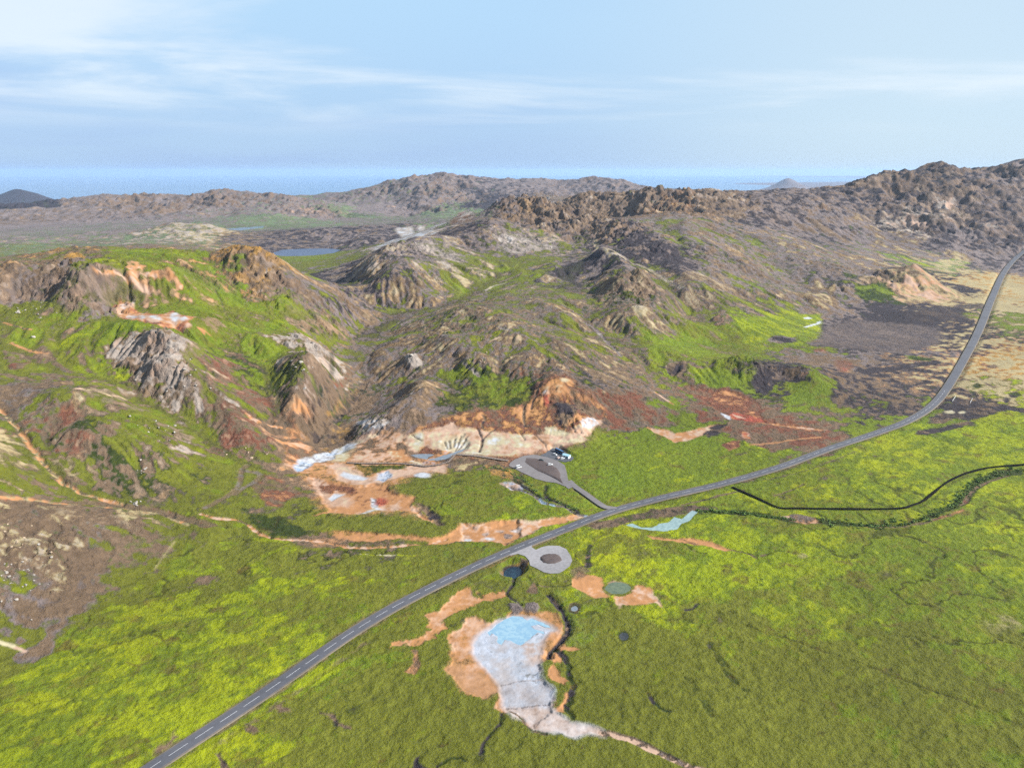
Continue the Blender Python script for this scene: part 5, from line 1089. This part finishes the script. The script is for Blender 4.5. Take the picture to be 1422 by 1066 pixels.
M_spur = asphalt('worn_asphalt', (0.12, 0.11, 0.115), (0.18, 0.165, 0.17))
M_gravel = asphalt('grey_gravel', (0.16, 0.155, 0.165), (0.29, 0.28, 0.30), 0.5)
M_lot = asphalt('dark_gravel', (0.05, 0.055, 0.065), (0.085, 0.09, 0.11), 0.4)
M_soil = asphalt('brown_soil', (0.05, 0.035, 0.035), (0.10, 0.075, 0.07), 0.5)
M_track = asphalt('black_gravel', (0.008, 0.008, 0.008), (0.022, 0.02, 0.018), 0.4, 0.0)
M_paint = simple_mat('white_road_paint', (0.50, 0.51, 0.55), 0.6, var=0.1)
V, F = ribbon(ROAD, rp, rhw + 0.8, -0.07); tag(mesh_obj('road_shoulder', V, F, asphalt('shoulder_gravel', (0.07, 0.06, 0.05), (0.17, 0.14, 0.11), 0.8)), 'gravel shoulder along the main road', 'road shoulder', kind='structure')
V, F = ribbon(ROAD, rp, rhw, 0.02)
road = mesh_obj('road', V, F, M_road); tag(road, 'two lane asphalt road crossing the valley', 'road', kind='structure')
V, F = ribbon(SPUR, sp, 2.9, 0.015)
tag(mesh_obj('side_road', V, F, M_spur), 'narrow side road from the main road to the car park', 'road', kind='structure')
V, F = ribbon(TRACK, tp, 1.0 + 0.3 * np.sin(np.arange(len(TRACK)) * 0.37) * np.sin(np.arange(len(TRACK)) * 0.11 + 1), 0.16)
tag(mesh_obj('gravel_track', V, F, M_track), 'black gravel track bending across the green plain', 'track', kind='structure')
# centre line dashes
arc = np.concatenate([[0], np.cumsum(np.hypot(*np.diff(ROAD, axis=0).T))]); V, F = [], []
def road_at(s): return np.interp(s, arc, ROAD[:, 0]), np.interp(s, arc, ROAD[:, 1]), np.interp(s, arc, rp)
s_ = 4.0
while s_ < arc[-1] - 12:
    if s_ < 900:
        for e in range(3):
            a0, a1 = s_ + e * 3.0, s_ + e * 3.0 + 3.0
            x0, y0, z0 = road_at(a0); x1, y1, z1 = road_at(a1); d = np.array([x1 - x0, y1 - y0]); d /= np.hypot(*d); n = np.array([-d[1], d[0]]) * 0.10
            b0 = len(V); V += [(x0 - n[0], y0 - n[1], z0 + 0.115), (x1 - n[0], y1 - n[1], z1 + 0.115), (x1 + n[0], y1 + n[1], z1 + 0.115), (x0 + n[0], y0 + n[1], z0 + 0.115)]; F.append((b0, b0 + 1, b0 + 2, b0 + 3))
    s_ += 12.6
mesh_obj('centre_line', V, F, M_paint, road)
tag(fill_poly(LOOP, zl + 0.005, 'car_park', M_spur), 'grey loop shaped car park below the clay slope', 'car park', kind='structure')
tag(fill_poly(LOT, zl + 0.035, 'dark_parking_pad', M_lot), 'dark gravel pad at the back of the car park', 'car park', kind='structure')
tag(fill_poly(BAY, zb - 0.02, 'lay_by', M_gravel), 'pale gravel lay-by with a round turning area', 'lay-by', kind='structure')
def mound(P, z, hgt, name, mat, label):
    c = P.mean(0); V = []; n = len(P); ks = [1.0, 0.9, 0.6, 0.25]; hs = [0, 0.55, 0.9, 1.0]
    rs = np.random.RandomState(5)
    for k_, h_ in zip(ks, hs):
        for p in P: q = c + (p - c) * k_ * (1 + 0.05 * rs.randn()); V.append((q[0], q[1], z + hgt * h_ * (1 + 0.15 * rs.randn())))
    V.append((c[0], c[1], z + hgt)); F = []
    for r_ in range(3):
        for i in range(n): j = (i + 1) % n; F.append((r_ * n + i, r_ * n + j, (r_ + 1) * n + j, (r_ + 1) * n + i))
    for i in range(n): F.append((3 * n + i, 3 * n + (i + 1) % n, 4 * n))
    o = mesh_obj(name, V, F, mat, smooth=True); tag(o, label, 'mound', kind='structure')
mound(ISLE, zl + 0.0, 0.5, 'soil_island', M_soil, 'brown soil island inside the car park loop')
mound(BAYISLE, zb - 0.03, 0.7, 'soil_mound', M_soil, 'oval mound of brown soil inside the gravel lay-by')
log('roads')

# ------------------------------------------------------------------ loose rocks
import random
R = random.Random(4)
def rock_mesh(seed, sub=2):
    import bmesh
    bm = bmesh.new(); bmesh.ops.create_icosphere(bm, subdivisions=sub, radius=1.0); rs = np.random.RandomState(seed)
    cuts = [(Vector(rs.randn(3)).normalized(), rs.uniform(0.45, 0.85)) for _ in range(9)]
    for v in bm.verts:
        for n, d in cuts:
            k = v.co.dot(n) - d
            if k > 0: v.co -= n * k * 0.92
        v.co *= 1 + 0.05 * rs.randn(); v.co.z *= 0.72
    me = bpy.data.meshes.new('boulder'); bm.to_mesh(me); bm.free(); return me
def rock_mat(name, c1, c2):
    c1 = tuple(c * MK for c in c1); c2 = tuple(c * MK for c in c2)
    m = bpy.data.materials.new(name); m.use_nodes = True; t = NT(m.node_tree); g = t.new('ShaderNodeTexCoord')
    n = t.new('ShaderNodeTexNoise', i_Vector=g.outputs['Object'], i_Scale=2.2, i_Detail=6.0, i_Roughness=0.7)
    bp = t.new('ShaderNodeBump', i_Height=n.outputs[0], i_Strength=0.7, i_Distance=0.2)
    b = t.new('ShaderNodeBsdfPrincipled', i_Base_Color=t.mix(t.ramp(n.outputs[0], 0.35, 0.65), c1, c2), i_Roughness=0.9, i_Normal=bp.outputs[0]); b.inputs['Specular IOR Level'].default_value = 0.2
    o = t.new('ShaderNodeOutputMaterial'); t.l.new(b.outputs[0], o.inputs[0]); return m
M_rocks = dict(pale=rock_mat('pale_rock', (0.22, 0.20, 0.18), (0.40, 0.37, 0.34)), white=rock_mat('white_rock', (0.22, 0.20, 0.18), (0.36, 0.33, 0.30)), dark=rock_mat('dark_rock', (0.05, 0.045, 0.045), (0.11, 0.10, 0.10)), tan=rock_mat('tan_rock', (0.26, 0.19, 0.13), (0.42, 0.33, 0.24)))
protos = {}
for c in M_rocks:
    protos[c] = []
    for q in range(4):
        me = rock_mesh(10 + q); me.materials.append(M_rocks[c]); protos[c].append(me)
CLUST = [  # px, py, spread x, spread y, count, size, colour, name, label, group
 (30,800,45,45,34,1.2,'white','boulder','whitish boulder on the brown slope at near left','boulders on the near left slope'),
 (20,750,30,30,16,1.5,'tan','boulder','tan boulder on the near left hilltop','boulders on the near left hilltop'),
 (215,600,35,14,14,1.5,'pale','boulder','pale boulder on the rounded left hill','boulders on the rounded left hill'),
 (200,655,8,12,10,1.1,'white','boulder','white stone on the rounded hill flank','white stones on the green hill flank'),
 (40,430,28,10,16,1.8,'white','boulder','whitish boulder under the left cliff','boulders under the left cliff'),
 (130,425,16,10,10,1.7,'dark','boulder','dark boulder under the left cliff','dark boulders under the left cliff'),
 (260,525,40,25,20,2.0,'pale','boulder','pale boulder on the left craggy outcrop','boulders on the craggy outcrop'),
 (190,697,14,4,8,2.0,'pale','boulder','pale boulder beside the brown hill track','boulders beside the hill track'),
 (425,510,18,20,12,1.8,'pale','boulder','pale boulder on the canyon knob','boulders on the rocky knob'),
 (350,630,30,6,10,1.3,'tan','boulder','tan boulder left of the canyon','boulders left of the canyon'),
 (735,335,40,12,20,3.2,'white','boulder','whitish boulder on the middle grey hill','boulders on the middle grey hill'),
 (565,345,20,12,14,2.8,'white','boulder','whitish boulder on the dark pointed hill','boulders on the dark pointed hill'),
 (690,500,40,20,16,1.8,'tan','boulder','tan boulder above the hot springs','boulders above the hot springs'),
 (1050,510,20,8,14,1.8,'dark','boulder','dark boulder on the small green mound','dark boulders on the small green mound')]
for cx_, cy_, sx, sy, n, size, colr, nm, lab, grp in CLUST:
    pts_ = [(cx_ + R.gauss(0, sx * 0.6), cy_ + R.gauss(0, sy * 0.6)) for _ in range(n)]
    xs, ys = unproject([a for a, b in pts_], [b for a, b in pts_])
    szs = [size * 0.55 * math.exp(R.gauss(0, 0.35)) for _ in xs]; srt = sorted(szs); used_l = {}
    for (x, y), s, (pa, pb) in zip(zip(xs, ys), szs, pts_):
        if np.isnan(x) or y > 2500: continue
        o = bpy.data.objects.new(nm, R.choice(protos[colr]))
        o.location = (x, y, ground_z(x, y) + s * 0.15); o.scale = (s * R.uniform(0.8, 1.3), s * R.uniform(0.8, 1.3), s * R.uniform(0.8, 1.2)); o.rotation_euler = (R.uniform(-.3, .3), R.uniform(-.3, .3), R.uniform(0, 6.3))
        szw = 'small ' if s < srt[len(srt) // 3] else 'large ' if s > srt[-len(srt) // 3] else ''
        du_, dv_ = (pa - cx_) / sx, (pb - cy_) / sy
        ver = 'upper ' if dv_ < -0.3 else 'lower ' if dv_ > 0.3 else ''; hor = 'left' if du_ < -0.3 else 'right' if du_ > 0.3 else ''
        where = (ver + (hor or 'edge')) if ver or hor else 'middle'
        link(o); tag(o, szw + lab + ', ' + where + ' of its scatter', 'boulder', grp)
# three odd rocks that stand out
for (px, py, s, colr, lab) in ((572,500,4.2,'pale','large pale rock standing alone on the brown slope above the canyon'),(1238,392,6.0,'dark','dark rock at the left shoulder of the reddish cone'),(47,468,3.0,'pale','big pale slab fallen below the left cliff')):
    x, y = unproject(px, py); x, y = float(x[0]), float(y[0]); o = bpy.data.objects.new('rock', protos[colr][2]); o.location = (x, y, ground_z(x, y) + 0.3); o.scale = (s, s * 0.8, s * 0.8); o.rotation_euler = (0.2, 0.1, 1.0); link(o); tag(o, lab, 'rock')
log('rocks')

# ------------------------------------------------------------------ vehicles
M_glass = simple_mat('car_glass', (0.02, 0.025, 0.03), 0.08, var=0.0); M_tyre = simple_mat('tyre_rubber', (0.02, 0.02, 0.02), 0.9)
M_rim = simple_mat('wheel_metal', (0.4, 0.4, 0.42), 0.4, 0.8); M_lamp = simple_mat('lamp_glass', (0.7, 0.7, 0.65), 0.2); M_red = simple_mat('tail_lamp_red', (0.35, 0.02, 0.02), 0.3)
def loft(sections, cap=True):
    """sections: lists of points with equal length, joined into one skin"""
    V = []; F = []; n = len(sections[0])
    for s in sections: V += s
    for i in range(len(sections) - 1):
        for j in range(n): k = (j + 1) % n; F.append((i * n + j, i * n + k, (i + 1) * n + k, (i + 1) * n + j))
    if cap: F.append(tuple(range(n))[::-1]); F.append(tuple((len(sections) - 1) * n + j for j in range(n)))
    return V, F
def cyl(c, r, h, axis='y', n=16):
    V = []; F = []
    for s in (-1, 1):
        for i in range(n):
            a = 2 * math.pi * i / n; u, v = r * math.cos(a), r * math.sin(a)
            V.append({'y': (c[0] + u, c[1] + s * h / 2, c[2] + v), 'z': (c[0] + u, c[1] + v, c[2] + s * h / 2), 'x': (c[0] + s * h / 2, c[1] + u, c[2] + v)}[axis])
    for i in range(n): j = (i + 1) % n; F.append((i, j, n + j, n + i))
    F.append(tuple(range(n))[::-1]); F.append(tuple(range(n, 2 * n))); return V, F
def boxv(x0, x1, y0, y1, z0, z1): 
    V = [(x, y, z) for z in (z0, z1) for y in (y0, y1) for x in (x0, x1)]
    return V, [(0, 2, 3, 1), (4, 5, 7, 6), (0, 1, 5, 4), (2, 6, 7, 3), (0, 4, 6, 2), (1, 3, 7, 5)]
def joinm(*parts):
    V = []; F = []
    for v, f in parts: b0 = len(V); V += list(v); F += [tuple(i + b0 for i in q) for q in f]
    return V, F
def bevel_obj(o, w_=0.06):
    m = o.modifiers.new('bevel', 'BEVEL'); m.width = w_; m.segments = 2; m.limit_method = 'ANGLE'; m.angle_limit = 0.6; return o
def sect(x, hw, z0, z1, tuck=0.0): return [(x, -hw, z0), (x, hw, z0), (x, hw, z0 + (z1 - z0) * 0.55), (x, hw - tuck, z1), (x, -(hw - tuck), z1), (x, -hw, z0 + (z1 - z0) * 0.55)]
def make_car(name, label, cat, paint, loc, rz, L=4.5, kind='hatch', group=None):
    root = empty(name, loc, rz); tag(root, label, cat, group)
    if kind == 'hatch':
        W, body = 0.9, [(-L/2, .78, .35, .75), (-L/2 + .15, .88, .25, .95), (-L*.3, .9, .22, 1.0), (L*.18, .9, .22, .98), (L*.42, .86, .24, .82), (L/2, .72, .32, .66)]
        cab = [(-L*.46, .70, .95, 1.0), (-L*.36, .72, .95, 1.48), (-L*.05, .74, .95, 1.55), (L*.08, .72, .95, 1.50), (L*.24, .70, .93, 1.0)]
    elif kind == 'van':
        W, body = 1.0, [(-L/2, .95, .3, 1.2), (-L/2 + .1, 1.0, .25, 1.3), (L*.25, 1.0, .25, 1.3), (L*.42, .96, .25, 1.1), (L/2, .88, .3, .85)]
        cab = [(-L*.49, .90, 1.25, 2.1), (-L*.45, .93, 1.25, 2.25), (L*.15, .93, 1.25, 2.25), (L*.24, .90, 1.25, 2.1), (L*.38, .86, 1.1, 1.25)]
    else:
        W, body = 1.25, [(-L/2, 1.2, .4, 1.5), (-L/2 + .1, 1.25, .35, 1.6), (L/2 - .15, 1.25, .35, 1.6), (L/2, 1.2, .4, 1.5)]
        cab = [(-L/2 + .05, 1.18, 1.55, 3.0), (-L/2 + .25, 1.2, 1.55, 3.15), (L/2 - .35, 1.2, 1.55, 3.15), (L/2 - .1, 1.15, 1.55, 2.9)]
    V, F = loft([sect(x, hw, a, b_, 0.08) for x, hw, a, b_ in body]); bevel_obj(mesh_obj('body', V, F, paint, root), 0.05)
    V, F = loft([sect(x, hw, a, b_, 0.14) for x, hw, a, b_ in cab]); bevel_obj(mesh_obj('windows', V, F, M_glass, root), 0.04)
    zt = max(c_[3] for c_ in cab); xs = [c_[0] for c_ in cab if c_[3] > zt - 0.2]; hw = cab[1][1] - 0.13
    V, F = boxv(min(xs) - 0.05, max(xs) + 0.05, -hw, hw, zt - 0.10, zt + 0.03); bevel_obj(mesh_obj('roof', V, F, paint, root), 0.03)
    r = 0.33 if kind == 'hatch' else 0.38 if kind == 'van' else 0.5
    for x in (-L * 0.31, L * 0.30):
        for s in (-1, 1):
            V, F = cyl((x, s * (W - 0.10), r), r, 0.22); wh = mesh_obj('wheel', V, F, M_tyre, root)
            V, F = cyl((x, s * (W + 0.015), r), r * 0.6, 0.03); mesh_obj('rim', V, F, M_rim, wh)
    for s in (-1, 1):
        V, F = boxv(L/2 - 0.12, L/2 + 0.01, s * W * 0.62 - 0.14, s * W * 0.62 + 0.14, 0.58, 0.72); mesh_obj('headlight', V, F, M_lamp, root)
        V, F = boxv(-L/2 - 0.01, -L/2 + 0.1, s * W * 0.66 - 0.12, s * W * 0.66 + 0.12, 0.66, 0.84); mesh_obj('tail_light', V, F, M_red, root)
    return root
def paint(name, c): return simple_mat(name, c, 0.25, 0.0, 0.03)
P_white = paint('white_paint', (0.75, 0.76, 0.78)); P_blue = paint('blue_paint', (0.03, 0.10, 0.22)); P_dark = paint('dark_paint', (0.03, 0.04, 0.04)); P_beige = paint('beige_paint', (0.55, 0.42, 0.38)); P_teal = paint('pale_teal_paint', (0.22, 0.45, 0.52))
def on_pad(px, py, z): x, y = flatpt(px, py, z); return (float(x), float(y), z + 0.04)
make_car('parked_car', 'white hatchback parked on the soil island inside the car park loop', 'car', P_white, on_pad(764.0, 645.5, zl + 0.45), 0.15, 4.6)
make_car('parked_van', 'white van parked at the far left tip of the car park near the boardwalk', 'van', P_white, on_pad(720.3, 649.2, zl), 0.5, 5.0, 'van')
make_car('parked_car', 'dark green car on the upper edge of the soil island', 'car', P_dark, on_pad(751.8, 639.4, zl), -0.2, 4.6)
make_car('parked_coach', 'dark blue coach standing on the dark gravel pad', 'coach', P_blue, on_pad(777.0, 628.6, zl), -0.95, 11.0, 'coach')
make_car('parked_car', 'pinkish beige car on the dark gravel pad beside the coach', 'car', P_beige, on_pad(775.5, 636.0, zl), 0.9, 4.4)
make_car('parked_car', 'small white car at the left of the dark gravel pad', 'car', P_white, on_pad(770.6, 631.6, zl), -0.6, 4.2)
make_car('parked_car', 'white car at the front corner of the gravel pad by the hut', 'car', P_white, on_pad(781.5, 636.8, zl), 0.35, 4.5)
# service hut
M_wall = simple_mat('white_boards', (0.62, 0.66, 0.68), 0.7); M_roof = simple_mat('pale_blue_roof', (0.30, 0.50, 0.60), 0.5); M_door = simple_mat('dark_door', (0.06, 0.08, 0.1), 0.5)
hx, hy, hz = on_pad(786.8, 635.0, zl); hut = empty('service_hut', (hx, hy, hz), -0.6); tag(hut, 'small hut with pale blue roof at the right end of the gravel pad', 'hut')
V, F = boxv(-3, 3, -2, 2, 0, 2.4); mesh_obj('wall', V, F, M_wall, hut)
V, F = loft([[(x, -2.4, 2.35), (x, 2.4, 2.35), (x, 2.4, 2.47), (x, 0, 3.25), (x, -2.4, 2.47)] for x in (-3.4, 3.4)]); mesh_obj('roof', V, F, M_roof, hut)
for dx in (-1.5, 0.6):
    V, F = boxv(dx, dx + 0.9, -2.04, -2.0, 0.02, 2.05); d_ = mesh_obj('door', V, F, M_door, hut); V, F = boxv(dx + 0.75, dx + 0.8, -2.1, -2.04, 0.95, 1.1); mesh_obj('handle', V, F, M_rim, d_)
V, F = boxv(2.0, 2.7, -2.03, -2.0, 1.2, 1.9); mesh_obj('window', V, F, M_glass, hut)
# boardwalks
M_wood = simple_mat('weathered_wood', (0.20, 0.155, 0.13), 0.8, var=0.3, scale=1.5); M_wood2 = simple_mat('dark_wood', (0.09, 0.07, 0.06), 0.8, var=0.3)
def boardwalk(pts, hw, label, rail=True):
    x, y = unproject([p_[0] for p_ in pts], [p_[1] for p_ in pts]); L = catmull(np.stack([x, y], 1), 2.5)
    z = np.array([ground_z(a, b_) for a, b_ in L]); zz = np.convolve(np.concatenate([np.full(6, z[0]), z, np.full(6, z[-1])]), np.ones(13) / 13, 'valid') + 0.8; zz = np.maximum(zz, z + 0.35)
    c = (float(L[0, 0]), float(L[0, 1]), float(z[0])); root = empty('boardwalk', c); tag(root, label, 'boardwalk')
    T = np.gradient(L, axis=0); T /= np.hypot(T[:, 0], T[:, 1])[:, None]; N = np.stack([-T[:, 1], T[:, 0]], 1)
    def strip(o0, o1, z0, z1):
        V = []; F = []
        for i in range(len(L)):
            for o_, q in ((o0, z0), (o1, z0), (o1, z1), (o0, z1)): V.append((L[i, 0] + N[i, 0] * o_ - c[0], L[i, 1] + N[i, 1] * o_ - c[1], zz[i] + q - c[2]))
        for i in range(len(L) - 1):
            for j in range(4): k = (j + 1) % 4; F.append((i * 4 + j, i * 4 + k, i * 4 + 4 + k, i * 4 + 4 + j))
        return V, F
    mesh_obj('deck', *strip(-hw, hw, -0.12, 0.0), M_wood, root)
    for s in (-1, 1): mesh_obj('handrail', *strip(s * hw - 0.06, s * hw + 0.06, 0.95, 1.05), M_wood2, root)
    for i in range(0, len(L), max(1, len(L) // 34)):
        for s in (-1, 1):
            px_, py_ = L[i] + N[i] * hw * s; zb_ = ground_z(px_, py_) - 0.4
            V, F = boxv(px_ - c[0] - .07, px_ - c[0] + .07, py_ - c[1] - .07, py_ - c[1] + .07, zb_ - c[2], zz[i] + 0.95 - c[2]); mesh_obj('post', V, F, M_wood2, root)
boardwalk([(706,640.5),(690,638),(670,634.8),(650,632.2),(634,631)], 1.5, 'broad wooden boardwalk running from the car park to the white clay slope')
boardwalk([(632,631.5),(627,637),(622,642),(608,645.5),(590,647.3),(575,645.5),(555,644),(530,644),(505,644),(482,643)], 0.9, 'long narrow wooden boardwalk leading west past the hot pools')
# rails, posts
M_whitep = simple_mat('white_metal', (0.75, 0.75, 0.75), 0.5); M_yel = simple_mat('yellow_plastic', (0.75, 0.68, 0.12), 0.5)
for (a, b_, lab) in (((1322.5,557.5),(1327,550.5),'white side rail of the field gateway, the one nearer the road'), ((1347,559.8),(1350.5,553.5),'white side rail of the field gateway, the one farther from the road')):
    x, y = unproject([a[0], b_[0]], [a[1], b_[1]]); z0 = ground_z(x[0], y[0]); z1 = ground_z(x[1], y[1]); root = empty('gateway_rail', (x[0], y[0], z0)); tag(root, lab, 'rail', 'white rails of the field gateway')
    D = np.array([x[1] - x[0], y[1] - y[0], z1 - z0]); V = []; F = []
    for zt in (0.55, 1.15):
        q = [np.array([-.09, 0, zt - .09]), np.array([.09, 0, zt - .09]), np.array([.09, 0, zt + .09]), np.array([-.09, 0, zt + .09])]
        b0 = len(V); V += [tuple(v) for v in q] + [tuple(v + D) for v in q]; F += [tuple(b0 + i for i in f) for f in ((0, 1, 5, 4), (1, 2, 6, 5), (2, 3, 7, 6), (3, 0, 4, 7))]
    mesh_obj('rail', V, F, M_whitep, root)
    for k_ in np.linspace(0, 1, 5): V, F = boxv(D[0] * k_ - .1, D[0] * k_ + .1, D[1] * k_ - .1, D[1] * k_ + .1, D[2] * k_ - 0.3, D[2] * k_ + 1.3); mesh_obj('post', V, F, M_whitep, root)
for px, py, lab in ((820.0,688.3,'yellow roadside marker post on the side road, the one nearer the car park'),(831.7,693.8,'yellow roadside marker post on the side road, the one nearer the main road'),(755.0,666.0,'white marker post on the lower rim of the car park')):
    x, y = unproject(px, py); x, y = float(x[0]), float(y[0]); z = ground_z(x, y); root = empty('marker_post', (x, y, z)); tag(root, lab, 'marker post')
    mm = M_whitep if lab.startswith('white') else M_yel
    V, F = boxv(-.12, .12, -.05, .05, -0.2, 1.15); mesh_obj('post', V, F, mm, root); V, F = boxv(-.125, .125, -.055, .055, 0.85, 1.0); mesh_obj('reflector', V, F, M_dk if 'M_dk' in globals() else M_tyre, root)
log('objects')

# ------------------------------------------------------------------ low shrubs along the stream on the right plain
M_leaf = simple_mat('shrub_leaves', (0.11, 0.18, 0.04), 0.8, var=0.5, scale=0.4, spec=0.2)
def scrub(pts, width, n, size, name, label):
    P = catmull(world_poly(pts), 3.0); rs = np.random.RandomState(9); V = []; F = []
    cl = []
    for _ in range(n):
        i = rs.randint(len(P) - 1); t_ = rs.rand(); c = P[i] * (1 - t_) + P[i + 1] * t_ + rs.randn(2) * width * 0.33; cl.append((c[0], c[1], size * math.exp(rs.randn() * 0.35)))
    for x, y, s in cl:
        z = ground_z(x, y)
        for _ in range(26):
            d = rs.randn(3); d /= np.linalg.norm(d) + 1e-9; r = s * rs.uniform(0.4, 1.0); p_ = np.array([x, y, z]) + d * r * np.array([1, 1, 0.55]) + np.array([0, 0, s * 0.3])
            a = rs.randn(3); a /= np.linalg.norm(a); b_ = np.cross(a, d); b_ /= np.linalg.norm(b_) + 1e-9; q = s * 0.24
            b0 = len(V); V += [p_ + a * q, p_ + b_ * q, p_ - a * q, p_ - b_ * q]; F.append((b0, b0 + 1, b0 + 2, b0 + 3))
    o = mesh_obj(name, V, F, M_leaf); tag(o, label, 'shrubs', kind='stuff')
scrub(C5([(180,186),(300,190),(450,206),(560,222)]), 2.5, 150, 1.0, 'stream_scrub', 'thin line of low dark green scrub by the pale stream pool')
scrub(C5([(640,224),(720,230),(800,242),(880,243),(950,238),(1040,215),(1100,196),(1150,165),(1190,130),(1215,100),(1240,78),(1300,50),(1350,38),(1422,36)]), 8.5, 300, 1.1, 'riverside_scrub', 'dense dark green scrub along the bending stream')
scrub(C1([(180,290),(330,300),(450,360),(560,420),(620,480),(700,540),(780,560),(960,640)]), 4.0, 120, 0.9, 'creek_scrub', 'low scrub along the creek below the car park')
log('scrub')
# ------------------------------------------------------------------ air: one even, pale volume round everything
def haze_box(x0, x1, y0, y1, z0, z1, density, colour):
    V = [(x, y, z) for z in (z0, z1) for y in (y0, y1) for x in (x0, x1)]
    F = [(0, 2, 3, 1), (4, 5, 7, 6), (0, 1, 5, 4), (2, 6, 7, 3), (0, 4, 6, 2), (1, 3, 7, 5)]
    m = bpy.data.materials.new('haze'); m.use_nodes = True; t = NT(m.node_tree)
    v = t.new('ShaderNodeVolumePrincipled', i_Density=density, i_Anisotropy=0.1); v.inputs['Color'].default_value = colour + (1,)
    o = t.new('ShaderNodeOutputMaterial'); t.l.new(v.outputs[0], o.inputs['Volume'])
    h = mesh_obj('haze', V, F, m); tag(h, 'thin blue haze over the distant land and sea', 'haze', kind='stuff'); return h
haze_box(-66000, 66000, -400, 63500, -215, 345, 2.2e-5, (0.34, 0.50, 0.75))
